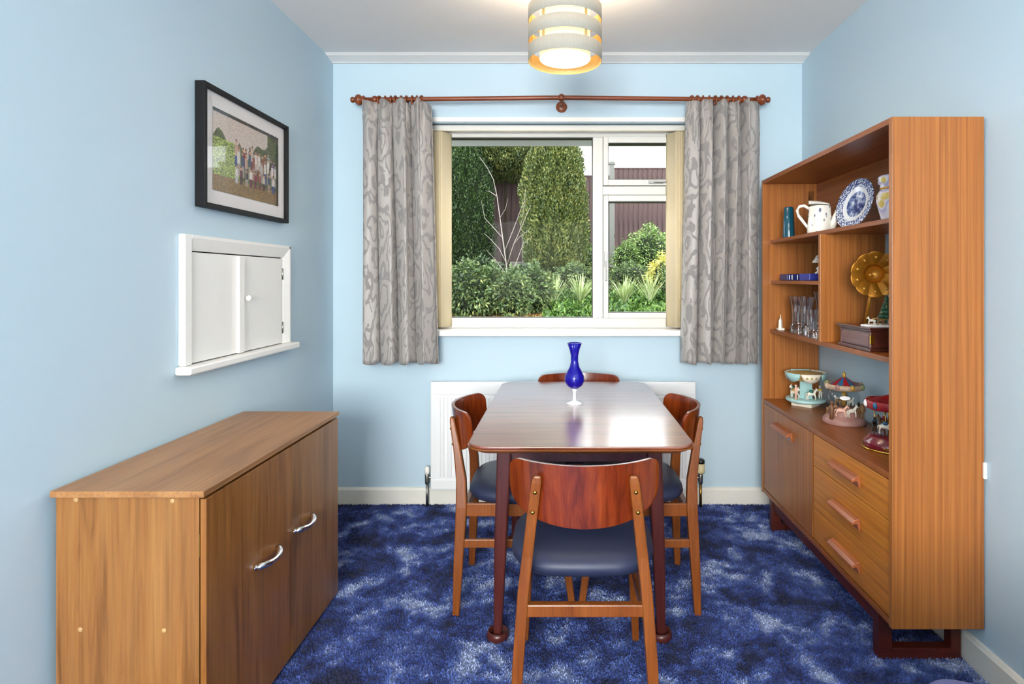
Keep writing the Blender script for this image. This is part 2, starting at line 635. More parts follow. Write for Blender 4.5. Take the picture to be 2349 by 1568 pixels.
tag(MB().box(WX0 - .04, WX1 + .04, BACK_Y - .062, BACK_Y - .0005, .952, .986).box(WX0, WX1, BACK_Y - .0005, FY0 + .01, .956, .986).build('trim_2', M['gloss_white'], bevel=.006), 'white gloss window sill above the radiator', 'sill', kind='structure')
tag(MB().box(WX0 - .01, WX1 + .01, BACK_Y - .014, BACK_Y - .0005, 2.157, 2.184).build('trim_3', M['gloss_white'], bevel=.003), 'white batten along the head of the window', 'trim', kind='structure')

# ================================================================ GARDEN
FENCE_Y = 13.0


def gz(y):
    return float(np.interp(y, [3.6, 6, 7, 8, 9.5, 11, 13, 20], [-.15, .30, .55, .75, 1.0, 1.25, 1.58, 2.0]))


def foliage_mat(name, stops, trans=.3):
    t = NT(name)
    at = t.n('ShaderNodeAttribute', attribute_name='rnd')
    nz = t.noise(t.coord(), 2.2, 3)
    ma = t.n('ShaderNodeMath', operation='MULTIPLY_ADD')
    t.l(at.outputs['Fac'], ma.inputs[0])
    ma.inputs[1].default_value = .55
    m3 = t.n('ShaderNodeMath', operation='MULTIPLY')
    t.l(nz, m3.inputs[0])
    m3.inputs[1].default_value = .5
    t.l(m3.outputs[0], ma.inputs[2])
    t.l(t.ramp(ma.outputs[0], stops), t.b.inputs['Base Color'])
    t.set(Roughness=.5)
    return t.m


M['conifer'] = foliage_mat('conifer_green', [(.1, '#222f19'), (.4, '#435429'), (.66, '#667036'), (.9, '#98924c')])
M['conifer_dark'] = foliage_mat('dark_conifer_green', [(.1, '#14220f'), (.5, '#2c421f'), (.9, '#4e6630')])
M['laurel'] = foliage_mat('laurel_green', [(.1, '#22311c'), (.45, '#435a30'), (.7, '#6c7f48'), (.92, '#a59f58')])
M['grey_shrub'] = foliage_mat('pale_shrub_green', [(.1, '#3a5628'), (.5, '#6e8f48'), (.9, '#b3bd7c')])
M['yellow_shrub'] = foliage_mat('yellow_shrub', [(.1, '#8c8a32'), (.5, '#c9c25a'), (.9, '#ebe394')])
M['grass_blade'] = foliage_mat('strap_leaf', [(.1, '#5f7838'), (.5, '#94a864'), (.8, '#d6d8b0'), (.95, '#c9a874')])
M['moss'] = foliage_mat('low_ground_cover', [(.1, '#203a12'), (.5, '#466a26'), (.9, '#7d9a44')])
M['litter'] = foliage_mat('fallen_leaves', [(.1, '#5a3d22'), (.5, '#93703f'), (.75, '#b9a45a'), (.92, '#7f9640')])
M['soil'] = plain('garden_soil', '#3b3524', .95, vary=.3, scale=8)
M['bark'] = plain('pale_bark', '#877d75', .8, vary=.2, scale=40)
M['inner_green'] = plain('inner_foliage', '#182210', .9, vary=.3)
M['bark_dark'] = plain('dark_bark', '#33251a', .9, vary=.2, scale=30)
M['fence'] = wood('fence_board', '#38292a', '#4d3a39', '#65504c', 'Z', .85, fig=2)
M['concrete'] = plain('concrete_post', '#74746f', .9, vary=.12, scale=30)
M['soffit'] = plain('grey_soffit', '#c6cac5', .7)

g = MB()
g.grid(lambda u, v: (-9 + 18 * u, 3.62 + 16 * v, gz(3.62 + 16 * v) + .05 * math.sin(u * 60) * math.cos(v * 50) - .03), 60, 40)
tag(g.build('garden_ground', M['soil']), 'dark soil of the sloping garden bank outside', 'ground', kind='structure')
tag(MB().box(-4, 4, REAR_Y - 8, REAR_Y - .15, -.3, -.12).build('patio_ground', M['concrete']), 'grey patio paving outside the added rear window', 'ground', kind='structure')
tag(MB().box(-3.0, 3.0, 3.62, 3.95, 2.166, 2.19).box(-3.0, 3.0, 3.95, 3.97, 2.166, 2.32).build('eaves_soffit', M['soffit']), 'grey eaves soffit running above the window outside', 'soffit', kind='structure')

# fence: concrete posts, gravel boards, feather-edge boards one by one
bw = .107
board = None
post_x = [1.089 + 1.93 * k for k in range(-4, 4)]
fence = thing('garden_fence', 'brown board fence with grey concrete posts at the top of the garden', 'fence', (0, FENCE_Y, gz(FENCE_Y)))
for k, x in enumerate(post_x):
    p = MB().box(-.055, .055, -.05, .05, 0, 2.25).box(-.075, .075, -.07, .07, 2.25, 2.29)
    p.prism([(-.075, 2.29), (.075, 2.29), (0, 2.31)], 'y', -.07, .07)
    p.build('fence_post', M['concrete'], fence, loc=(x, 0, -.03))
for k in range(len(post_x) - 1):
    x0 = post_x[k] + .06
    top = 3.70 if k >= 4 else 3.53
    f_ = MB().box(-.005, 1.815, -.02, .02, -.25, .06).build('fence_panel', M['concrete'], fence, loc=(x0, 0, 0))
    nb = 17
    hgt = top - gz(FENCE_Y) - .07
    b0 = MB().prism([(0, -.022), (bw, -.012), (bw + .012, .0), (0, 0)], 'z', 0, hgt).build('board', M['fence'], f_)
    b0.location = (0, 0, .07)
    for i in range(1, nb):
        b = share(b0, f_, (i * 1.81 / nb, random.uniform(-.003, .003), .07))
    MB().box(0, 1.81, -.03, .01, hgt + .07, hgt + .1).build('cap_rail', M['fence'], f_)
    MB().box(0, 1.81, .001, .04, .6, .68).build('back_rail', M['fence'], f_)


def conifer(name, label, base, h, r, n, mat, z0=.0, prof=None, size=.05):
    th = thing(name, label, 'tree', base)
    prof = prof or (lambda v: (min(1, v / .12) ** .5) * (1 - max(0, (v - .55) / .45) ** 1.6 * .9))
    MB().tube([(0, 0, -.1), (0, 0, h * .5)], [.09, .05], 8).build('trunk', M['bark_dark'], th)

    def core(u, v):
        a = 2 * PI * u
        rr = r * prof(v) * (.74 + .10 * math.sin(5 * a + 9 * v) + .05 * math.sin(11 * a - 17 * v))
        return (rr * math.cos(a), rr * math.sin(a), z0 + (h - z0) * v)
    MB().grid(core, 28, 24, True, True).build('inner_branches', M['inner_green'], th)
    v = RNG.random(n)
    a = RNG.random(n) * 2 * PI
    pr = np.array([prof(x) for x in v])
    lump = 1 + .10 * np.sin(5 * a + 9 * v) + .07 * np.sin(11 * a - 17 * v) + .04 * np.sin(23 * a + 31 * v)
    rr = r * pr * lump * (.80 + .2 * RNG.random(n))
    C = np.stack([rr * np.cos(a), rr * np.sin(a), z0 + (h - z0) * v], 1)
    D = np.stack([np.cos(a) * .7, np.sin(a) * .7, np.full(n, .9)], 1) + RNG.normal(size=(n, 3)) * .35
    o = quad_obj('foliage', leaf_quads(C, D, size * (.7 + .6 * RNG.random(n)), size * .5), mat, th)
    o['kind'] = 'stuff'
    return th


def at(px, y, dz=0.):
    return ((px - VX) * y / F, y, gz(y) + dz)


conifer('conifer', 'big rounded green conifer in front of the fence', at(1272, 10.6), 3.1, .56, 60000, M['conifer'], .25, lambda v: min(1, (v / .06)) ** .4 * (1 - max(0, (v - .5) / .5) ** 2 * .85))
conifer('conifer', 'tall broad conifer with high crown behind the bare sapling', at(1160, 12.2), 3.7, 1.2, 70000, M['conifer'], 1.85, lambda v: min(1, (v / .14)) ** .5 * (1 - max(0, (v - .5) / .5) ** 2 * .85))
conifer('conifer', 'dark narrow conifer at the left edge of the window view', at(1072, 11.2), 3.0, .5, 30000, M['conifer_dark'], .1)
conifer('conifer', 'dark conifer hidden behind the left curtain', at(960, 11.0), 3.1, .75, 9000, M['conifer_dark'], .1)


def shrub(name, label, base, rx, rz, n, mat, L=.09, W=.045, droop=0.25):
    n, L, W = int(n * 2.2), L * .68, W * .62
    th = thing(name, label, 'shrub', base, 0, 'garden shrubs')
    for k in range(4):
        a = k * 1.6 + .3
        MB().tube([(0, 0, -.05), (rx * .3 * math.cos(a), rx * .3 * math.sin(a), rz * .6), (rx * .6 * math.cos(a), rx * .6 * math.sin(a), rz * 1.2)], [.015, .01, .006], 5).build('stem', M['bark_dark'], th)
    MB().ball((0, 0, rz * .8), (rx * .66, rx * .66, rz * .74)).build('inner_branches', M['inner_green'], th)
    d = RNG.normal(size=(n, 3))
    d /= np.linalg.norm(d, axis=1, keepdims=True)
    lump = 1 + .16 * np.sin(6 * d[:, 0] + 2) * np.cos(7 * d[:, 2]) + .12 * np.sin(9 * d[:, 1])
    rad = (lump * (.70 + .32 * RNG.random(n)))[:, None]
    C = d * rad * np.array([rx, rx, rz]) + np.array([0, 0, rz * .85])
    C[:, 2] = np.maximum(C[:, 2], .02)
    D = d + RNG.normal(size=(n, 3)) * .55 - np.array([0, 0, droop])
    o = quad_obj('foliage', leaf_quads(C, D, L * (.7 + .6 * RNG.random(n)), W), mat, th)
    o['kind'] = 'stuff'
    return th


shrub('laurel_shrub', 'yellow tipped laurel at the left edge of the garden view', at(1075, 8.0), .36, .42, 1500, M['laurel'])
shrub('laurel_shrub', 'leafy laurel left of the bare sapling', at(1132, 8.2), .30, .36, 1300, M['laurel'])
shrub('laurel_shrub', 'leafy laurel at the foot of the bare sapling', at(1180, 8.1), .30, .34, 1300, M['laurel'])
shrub('laurel_shrub', 'laurel beside the spiky grass in the wide pane', at(1228, 8.3), .27, .36, 1200, M['laurel'])
shrub('laurel_shrub', 'laurel hidden behind the left blind slats', at(1010, 8.1), .35, .40, 900, M['laurel'])
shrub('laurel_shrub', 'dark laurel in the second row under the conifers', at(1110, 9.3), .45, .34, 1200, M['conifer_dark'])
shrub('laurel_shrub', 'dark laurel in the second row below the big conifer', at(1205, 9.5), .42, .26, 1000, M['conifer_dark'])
shrub('leafy_shrub', 'small green shrub at the fence foot beside the mullion', at(1352, 11.8), .35, .30, 700, M['grey_shrub'], .08, .04)
shrub('leafy_shrub', 'pale green shrub against the fence in the lower right pane', at(1492, 11.6), .48, .52, 1500, M['grey_shrub'], .09, .045)
shrub('leafy_shrub', 'loose green shrub beside the concrete fence post', at(1438, 11.4), .30, .36, 900, M['grey_shrub'], .08, .04)
shrub('leafy_shrub', 'mid green low shrub behind the right spiky grass', at(1445, 10.0), .42, .25, 1000, M['laurel'], .08, .04)
shrub('leafy_shrub', 'mid green low shrub behind the left spiky grass', at(1320, 10.0), .40, .25, 1000, M['laurel'], .08, .04)
shrub('leafy_shrub', 'bright yellow shrub at the right edge of the garden view', at(1522, 9.4), .26, .36, 900, M['yellow_shrub'], .08, .035)
shrub('leafy_shrub', 'green shrub hidden behind the right blind slats', at(1570, 9.0), .40, .40, 900, M['laurel'])


def spiky(label, base, n, L):
    th = thing('spiky_grass', label, 'plant', base, 0, 'spiky grasses')
    qs = []
    for i in range(n):
        a = random.uniform(0, 2 * PI)
        lean = random.uniform(.1, .75)
        ln = L * random.uniform(.6, 1.05)
        pts = []
        for k in range(5):
            s_ = k / 4
            r_ = ln * lean * s_ ** 1.5
            pts.append(np.array([r_ * math.cos(a), r_ * math.sin(a), ln * s_ * (1 - .28 * lean * s_)]))
        sd = np.array([-math.sin(a), math.cos(a), 0])
        for k in range(4):
            w0, w1 = [.008 * (1 - .9 * (q / 4) ** 2) for q in (k, k + 1)]
            qs.append([pts[k] - sd * w0, pts[k] + sd * w0, pts[k + 1] + sd * w1, pts[k + 1] - sd * w1])
    rnd = np.repeat(RNG.random(n), 4)
    o = quad_obj('blades', np.array(qs), M['grass_blade'], th, rnd)
    o['kind'] = 'stuff'


spiky('pale spiky grass clump low in the wide pane beside the mullion', at(1332, 8.6), 120, .55)
spiky('pale spiky grass clump in the wide pane nearest the laurels', at(1272, 8.7), 90, .52)
spiky('pale spiky grass clump low in the right pane beside the mullion', at(1432, 8.6), 120, .52)
spiky('pale spiky grass clump in the right pane nearest the blind', at(1490, 8.6), 100, .58)


def cover(name, label, px0, px1, y0, y1, n, mat, L, W, hgt):
    Y = y0 + (y1 - y0) * RNG.random(n)
    X = ((px0 + (px1 - px0) * RNG.random(n)) - VX) * Y / F
    mound = .5 + .5 * np.sin(X * 9 + 1) * np.cos(Y * 7)
    Z = np.array([gz(y) for y in Y]) + hgt * mound * RNG.random(n)
    D = RNG.normal(size=(n, 3)) * .6 + np.array([0, 0, .8])
    o = quad_obj(name, leaf_quads(np.stack([X, Y, Z], 1), D, L * (.7 + .6 * RNG.random(n)), W), mat)
    return tag(o, label, 'plants', kind='stuff')


cover('ground_cover', 'low bright green ground cover in front of the spiky grass', 1245, 1560, 7.2, 9.6, 9000, M['moss'], .07, .035, .22)
cover('leaf_litter', 'fallen yellow and brown leaves below the laurels', 1000, 1260, 7.2, 8.4, 2600, M['litter'], .07, .04, .05)

# bare sapling
sp = thing('bare_sapling', 'young bare sapling with pale twigs in front of the conifers', 'tree', at(1160, 8.8))


def sap(pts, r0, r1, nm):
    p3 = [P(x, y, 8.8 + d) for x, y, d in pts]
    o3 = Vector(at(1160, 8.8))
    n_ = len(p3)
    r0, r1 = r0 * (.40 if nm == 'trunk' else .6), r1 * .6
    MB().tube([p - o3 for p in p3], [r0 + (r1 - r0) * i / (n_ - 1) for i in range(n_)], 6).build(nm, M['bark'], sp)


sap([(1163, 700, 0), (1162, 610, 0), (1155, 560, 0), (1147, 500, 0), (1140, 450, .02), (1132, 412, .03), (1118, 385, .05), (1100, 360, .06)], .026, .005, 'trunk')
for br in ([(1163, 608, 0), (1178, 560, -.1), (1192, 530, -.15), (1200, 490, -.2), (1206, 430, -.2)],
           [(1160, 600, 0), (1145, 570, .1), (1122, 545, .15), (1110, 535, .2)],
           [(1153, 545, 0), (1130, 520, .1), (1112, 500, .1), (1104, 460, .2)],
           [(1147, 500, 0), (1160, 478, -.1), (1165, 455, -.2)],
           [(1178, 560, -.1), (1190, 545, -.1), (1215, 525, -.1)],
           [(1140, 450, 0), (1125, 440, .1), (1114, 437, .1)],
           [(1158, 575, 0), (1172, 540, -.05), (1186, 505, -.1), (1198, 470, -.1), (1210, 455, -.1)],
           [(1192, 530, -.15), (1205, 500, -.15), (1218, 470, -.1)],
           [(1165, 640, 0), (1185, 600, .1), (1200, 560, .2), (1222, 540, .2)],
           [(1162, 630, 0), (1140, 600, .1), (1115, 572, .1)]):
    sap(br, .011, .003, 'branch')

# ================================================================ TABLE
TX0, TX1, TY0, TY1, TZ = -.309, .430, 1.86, 3.05, .740
tcx, tcy = (TX0 + TX1) / 2, (TY0 + TY1) / 2


def rounded(hx, hy, r, bow=0., n=8):
    pts = []
    for sx, sy, a0 in ((1, 1, 0), (-1, 1, PI / 2), (-1, -1, PI), (1, -1, 3 * PI / 2)):
        for k in range(n + 1):
            a = a0 + PI / 2 * k / n
            pts.append((sx * (hx - r) + r * math.cos(a), sy * (hy - r) + r * math.sin(a)))
    out = []
    m = len(pts)
    for i in range(m):
        p, q = pts[i], pts[(i + 1) % m]
        out.append(p)
        if math.hypot(p[0] - q[0], p[1] - q[1]) > .2:
            for k in range(1, 8):
                out.append((p[0] + (q[0] - p[0]) * k / 8, p[1] + (q[1] - p[1]) * k / 8))
    res = []
    for x, y in out:
        fx = 1 + bow * (1 - (y / hy) ** 2)
        fy = 1 + bow * .7 * (1 - (x / hx) ** 2)
        res.append((x * fx, y * fy))
    return res


tb = thing('dining_table', 'reddish brown wooden dining table with polished rounded top', 'table', (tcx, tcy, 0))
hx, hy = (TX1 - TX0) / 2, (TY1 - TY0) / 2
ol = rounded(hx - .004, hy - .004, .07, .012)
MB().prism(ol, 'z', TZ - .009, TZ).build('table_top', M['table_top'], tb, bevel=.003)
ol2 = rounded(hx, hy, .072, .012)
ol3 = rounded(hx - .022, hy - .022, .06, .012)
e = MB()
n_ = len(ol2)
e.add([(x, y, TZ - .009) for x, y in ol2] + [(x, y, TZ - .013) for x, y in ol2] + [(x, y, TZ - .026) for x, y in ol3],
      [tuple(range(n_))] + [(i + n_, (i + 1) % n_ + n_, (i + 1) % n_, i) for i in range(n_)] + [(i + 2 * n_, (i + 1) % n_ + 2 * n_, (i + 1) % n_ + n_, i + n_) for i in range(n_)] + [tuple(range(2 * n_, 3 * n_))[::-1]])
e.build('table_edge', M['table_edge'], tb)
LX, LY = .285, .37
for sx in (-1, 1):
    for sy in (-1, 1):
        lg = MB()
        sec = []
        for z, w_, ox in ((TZ - .026, .026, -.022), (.62, .025, -.018), (.30, .021, -.005), (.014, .0145, .004)):
            sec.append((z, w_, sx * (LX + ox), sy * (LY + .25 * ox)))
        vs, fs = [], []
        for z, w_, x, y in sec:
            vs += [(x - w_, y - w_, z), (x + w_, y - w_, z), (x + w_, y + w_, z), (x - w_, y + w_, z)]
        for k in range(len(sec) - 1):
            for j in range(4):
                fs.append((4 * k + j, 4 * k + 4 + j, 4 * k + 4 + (j + 1) % 4, 4 * k + (j + 1) % 4))
        fs += [(0, 1, 2, 3), tuple(4 * (len(sec) - 1) + j for j in (3, 2, 1, 0))]
        lg.add(vs, fs)
        lg.build('leg', M['table_leg'], tb, bevel=.006)
ax, ay = LX - .022, LY - .005
for q in ((-ax + .026, ax - .026, -ay - .012, -ay + .010), (-ax + .026, ax - .026, ay - .010, ay + .012)):
    MB().box(*q, .625, TZ - .026).build('apron', M['table_leg'], tb, bevel=.002)
for q in ((-ax - .012, -ax + .010, -ay + .026, ay - .026), (ax - .010, ax + .012, -ay + .026, ay - .026)):
    MB().box(*q, .625, TZ - .026).build('apron', M['table_leg'], tb, bevel=.002)
for sx, nm in ((-1, 'left'), (1, 'right')):
    for sy in (-1, 1):
        cup = MB().lathe([(.001, 0), (.034, 0), (.038, .006), (.039, .018), (.035, .030), (.031, .030), (.027, .016), (.001, .013)], seg=24)
        o = cup.build('castor_cup', M['table_leg'], loc=(tcx + sx * (LX + .004), tcy + sy * (LY + .001), 0))
        tag(o, 'brown round castor cup under the %s table leg, %s' % (nm, 'behind the near chair' if sy < 0 else 'by the far chair'), 'cup', 'castor cups')

# ---- cobalt vase
vz = thing('bud_vase', 'tall cobalt blue glass vase with fluted rim on white foot, on the table', 'vase', (.052, 2.51, TZ))
prof = [(.004, .062), (.018, .066), (.034, .078), (.043, .098), (.041, .118), (.031, .138), (.020, .158), (.0155, .18), (.016, .205), (.021, .230), (.030, .258)]
inn = [(r - .0025, z + .001) for r, z in prof[::-1][:-1]]
MB().lathe(prof + inn + [(.001, .066)], seg=48, mod=lambda a, k: 1 + (.05 * math.cos(12 * a) * max(0, 1 - abs(k - .47) / .25))).build('body', M['cobalt'], vz)
M['foot_glass'] = plain('milky_glass', '#f4f2f8', .1, vary=.01)
MB().lathe([(.001, 0), (.035, 0), (.036, .003), (.02, .007), (.009, .012), (.0065, .022), (.006, .045), (.009, .056), (.012, .062), (.001, .064)], seg=32).build('foot', M['foot_glass'], vz)


# ================================================================ CHAIRS (local: sitter faces +y)
def make_chair():
    c = thing('dining_chair', 'x', 'chair')
    # rear legs / posts
    for sx in (-1, 1):
        path = [(.197, -.214, 0, .013, .013), (.186, -.206, .2, .016, .018), (.172, -.197, .40, .016, .021), (.160, -.200, .50, .0155, .019), (.146, -.219, .62, .015, .014), (.134, -.238, .715, .014, .0105), (.131, -.242, .735, .011, .007)]
        vs, fs = [], []
        for x, y, z, wx, wy in path:
            vs += [(sx * x - wx, y - wy, z), (sx * x + wx, y - wy, z), (sx * x + wx, y + wy, z), (sx * x - wx, y + wy, z)]
        for k in range(len(path) - 1):
            for j in range(4):
                fs.append((4 * k + j, 4 * k + (j + 1) % 4, 4 * k + 4 + (j + 1) % 4, 4 * k + 4 + j))
        fs += [(3, 2, 1, 0), tuple(4 * (len(path) - 1) + j for j in range(4))]
        MB().add(vs, fs).build('leg', M['chair_wood'], c, bevel=.005)
        path = [(.195, .230, 0, .012), (.184, .200, .22, .015), (.172, .172, .42, .018)]
        vs, fs = [], []
        for x, y, z, w_ in path:
            vs += [(sx * x - w_, y - w_, z), (sx * x + w_, y - w_, z), (sx * x + w_, y + w_, z), (sx * x - w_, y + w_, z)]
        for k in range(2):
            for j in range(4):
                fs.append((4 * k + j, 4 * k + (j + 1) % 4, 4 * k + 4 + (j + 1) % 4, 4 * k + 4 + j))
        fs += [(3, 2, 1, 0), (8, 9, 10, 11)]
        MB().add(vs, fs).build('leg', M['chair_wood'], c, bevel=.004)
        MB().box(sx * .172 - .009, sx * .172 + .009, -.178, .155, .365, .415).build('seat_rail', M['chair_wood'], c, bevel=.003)
        MB().box(sx * .183 - .008, sx * .183 + .008, -.19, .178, .250, .282).build('stretcher', M['chair_wood'], c, bevel=.003)
    MB().box(-.155, .155, .158, .178, .365, .415).build('seat_rail', M['chair_wood'], c, bevel=.003)
    MB().box(-.170, .170, -.214, -.190, .332, .366).build('stretcher', M['chair_wood'], c, bevel=.003)
    # seat pad
    def seat_out(a):
        ca, sa = math.cos(a), math.sin(a)
        ex = .42
        x = .222 * math.copysign(abs(ca) ** ex, ca)
        y = .205 * math.copysign(abs(sa) ** (ex * 1.15), sa)
        if sa < 0:
            x *= 1 - .10 * (-sa)
            y -= .03 * (1 - abs(ca) ** 2) * (-sa)
        return x, y
    rows = [(.0, .417), (.88, .417), (.95, .424), (1.0, .442), (.985, .458), (.93, .470), (.75, .479), (.4, .485), (0., .486)]
    vs, fs, na = [], [], 48
    for k, z in rows:
        for j in range(na):
            x, y = seat_out(2 * PI * j / na)
            vs.append((x * k, .034 + y * k * .92, z))
    for i in range(len(rows) - 1):
        for j in range(na):
            fs.append((i * na + j, i * na + (j + 1) % na, (i + 1) * na + (j + 1) % na, (i + 1) * na + j))
    MB().add(vs, fs, True).build('seat', M['navy'], c)
    # curved plywood backrest
    R, z0, z1, wm = .281, .590, .766, .243

    def back(u, v, off=0.):
        z = z0 + (z1 - z0) * v
        lo = max(0., 1 - v / .6)
        w_ = wm * max(.0, 1 - lo ** 2.6) ** .5
        w_ = max(w_, .012)
        hi = max(0., (v - .80) / .20)
        w_ -= .042 * (1 - math.sqrt(max(0, 1 - hi ** 2)))
        x = (2 * u - 1) * w_
        a = x / R
        rr = R + off
        return (rr * math.sin(a), -.258 + R - rr * math.cos(a) - .10 * (z - z0) + .012, z)
    bk = MB()
    nu, nv = 33, 25
    lv = [0.5 * (1 - math.cos(PI * j / (nv - 1))) for j in range(nv)]
    A = [[back(i / (nu - 1), v, 0.) for v in lv] for i in range(nu)]
    B = [[back(i / (nu - 1), v, -.012) for v in lv] for i in range(nu)]
    vs = [p for col in A for p in col] + [p for col in B for p in col]
    o_ = nu * nv
    fs = []
    for i in range(nu - 1):
        for j in range(nv - 1):
            q = (i * nv + j, (i + 1) * nv + j, (i + 1) * nv + j + 1, i * nv + j + 1)
            fs.append(q)
            fs.append(tuple(k + o_ for k in q[::-1]))
    for i in range(nu - 1):
        for j in (0, nv - 1):
            q = (i * nv + j, (i + 1) * nv + j, (i + 1) * nv + j + o_, i * nv + j + o_)
            fs.append(q if j else q[::-1])
            if j == 0:
                fs[-1] = (i * nv + j + o_, (i + 1) * nv + j + o_, (i + 1) * nv + j, i * nv + j)
    for j in range(nv - 1):
        fs.append((j, j + 1, j + 1 + o_, j + o_))
        i = (nu - 1) * nv
        fs.append((i + j + o_, i + j + 1 + o_, i + j + 1, i + j))
    bk.add(vs, fs, True)
    o = bk.build('backrest', M['ply'], c, bevel=.0035)
    for sx in (-1, 1):
        for z, x, y in ((.690, .1375, -.2455), (.632, .1445, -.2365)):
            MB().lathe([(.001, .0035), (.0045, .003), (.006, .0)], M=Matrix.Translation((sx * x, y, z)) @ Matrix.Rotation(PI / 2, 4, 'X'), seg=12).build('screw', M['brass'], c)
    return c


ch = make_chair()
specs = [((.063, 1.846), 0., 'dining chair in the foreground with its curved back towards the viewer'),
         ((-.188, 2.425), -PI / 2, 'dining chair tucked under the left side of the table'),
         ((.298, 2.425), PI / 2, 'dining chair tucked under the right side of the table, nearest the wall unit'),
         ((.086, 2.920), PI, 'dining chair at the far end of the table in front of the radiator')]
for i, ((x, y), rz, lb) in enumerate(specs):
    o = ch if i == 0 else copy_tree(ch)
    o.location = (x, y, 0)
    o.rotation_euler = (0, 0, rz)
    tag(o, lb, 'chair', 'curved back dining chairs')

# ================================================================ RADIATOR
RX0, RX1, RZ0, RZ1 = -.732, .741, .10, .70
rd = thing('radiator', 'white panel radiator below the window', 'radiator', ((RX0 + RX1) / 2, 3.285, RZ0))
ro = (((RX0 + RX1) / 2), 3.285, RZ0)
b = MB().box(RX0, RX1, 3.262, 3.30, RZ0, RZ1)
b.build('panel', M['rad'], rd, bevel=.006, off=ro)
b = MB().box(RX0 + .004, RX1 - .004, 3.2575, 3.263, RZ1 - .07, RZ1 - .008).box(RX0 + .004, RX1 - .004, 3.2575, 3.263, RZ0 + .008, RZ0 + .06)
b.build('panel_border', M['rad'], rd, bevel=.003, off=ro)
nr = 33
pit = (RX1 - RX0 - .09) / nr
rb = MB().prism([(-.013, 0), (-.008, -.008), (.008, -.008), (.013, 0)], 'z', RZ0 + .075, RZ1 - .085).build('rib', M['rad'], rd, off=(0, 0, RZ0))
for i in range(nr):
    x = RX0 + .045 + (i + .5) * pit - ro[0]
    if i == 0:
        rb.location = (x, 3.2625 - ro[1], 0)
    else:
        share(rb, rd, (x, 3.2625 - ro[1], 0))
for x in (RX0 + .25, RX1 - .25):
    MB().box(x - .03, x + .03, 3.30, 3.3295, RZ0 + .1, RZ1 - .1).build('wall_bracket', M['rad'], rd, off=ro)
for sx, xc in ((-1, RX0 - .022), (1, RX1 + .030)):
    v = MB().tube([(xc - sx * .03, 3.281, .165), (xc, 3.281, .165)], .009, 10).lathe([(.011, .13), (.013, .14), (.013, .18), (.010, .19)], c=(xc, 3.281, 0), seg=12).build('valve', M['steel'], rd, off=ro)
    MB().tube([(xc, 3.281, 0), (xc, 3.281, .135)], .0075, 10).build('pipe', M['brass'] if sx > 0 else M['steel'], v, off=ro)
    if sx > 0:
        M['cream_plastic'] = plain('cream_plastic', '#d8c79a', .4)
        MB().lathe([(.001, .19), (.021, .19), (.023, .2), (.022, .245), (.001, .245)], c=(xc, 3.281, 0), seg=20).build('valve_cap', M['cream_plastic'], v, off=ro)
        MB().lathe([(.001, .245), (.0225, .2455), (.0225, .262), (.015, .268), (.001, .268)], c=(xc, 3.281, 0), seg=20).build('valve_top', M['rubber'], v, off=ro)
    else:
        MB().lathe([(.001, .185), (.013, .185), (.015, .20), (.013, .225), (.001, .228)], c=(xc, 3.281, 0), seg=16).build('valve_cap', M['gloss_white'], v, off=ro)

# ================================================================ CURTAINS, POLE, BLIND
CY = 3.212
CS = F / CY
PZ = H + (VY - 229) / CS


def cxp(px):
    return (px - VX) / CS


pole = thing('curtain_pole', 'brown wooden curtain pole with turned finials above the window', 'curtain pole', (cxp(1288), BACK_Y, PZ))
po_ = (cxp(1288), BACK_Y, PZ)


def pole_z(x):
    k = (x - cxp(1288)) / (cxp(1760) - cxp(1288))
    return PZ + .012 * (1 - abs(k))


xs = [cxp(830) + (cxp(1738) - cxp(830)) * i / 16 for i in range(17)]
MB().tube([(x, CY, pole_z(x)) for x in xs], .0125, 14).build('pole', M['pole_wood'], pole, off=po_)
fp = [(.0125, 0), (.019, .004), (.020, .010), (.014, .014), (.016, .018), (.0235, .026), (.026, .036), (.0225, .047), (.013, .054), (.010, .058), (.013, .063), (.0145, .070), (.011, .078), (.001, .081)]
for sx, px in ((-1, 838), (1, 1733)):
    Mx = Matrix.Translation((cxp(px), CY, PZ)) @ Matrix.Rotation(sx * PI / 2, 4, 'Y')
    MB().lathe([(r * 1.18, z) for r, z in fp], M=Mx, seg=20).build('finial', M['pole_wood'], pole, off=po_)
for px in (1288, 860, 1708):
    x = cxp(px)
    bz = pole_z(x)
    bb = MB().tube([(x, BACK_Y - .001, bz - .012), (x, CY + .02, bz - .012)], [.011, .010], 12)
    bb.lathe([(.001, 0), (.030, 0), (.032, .006), (.026, .012), (.012, .016), (.001, .016)], M=Matrix.Translation((x, BACK_Y - .0005, bz - .018)) @ Matrix.Rotation(PI / 2, 4, 'X'), seg=20)
    bb.ball((x, CY + .002, bz), (.021, .022, .0215))
    bb.build('bracket', M['pole_wood'], pole, off=po_)


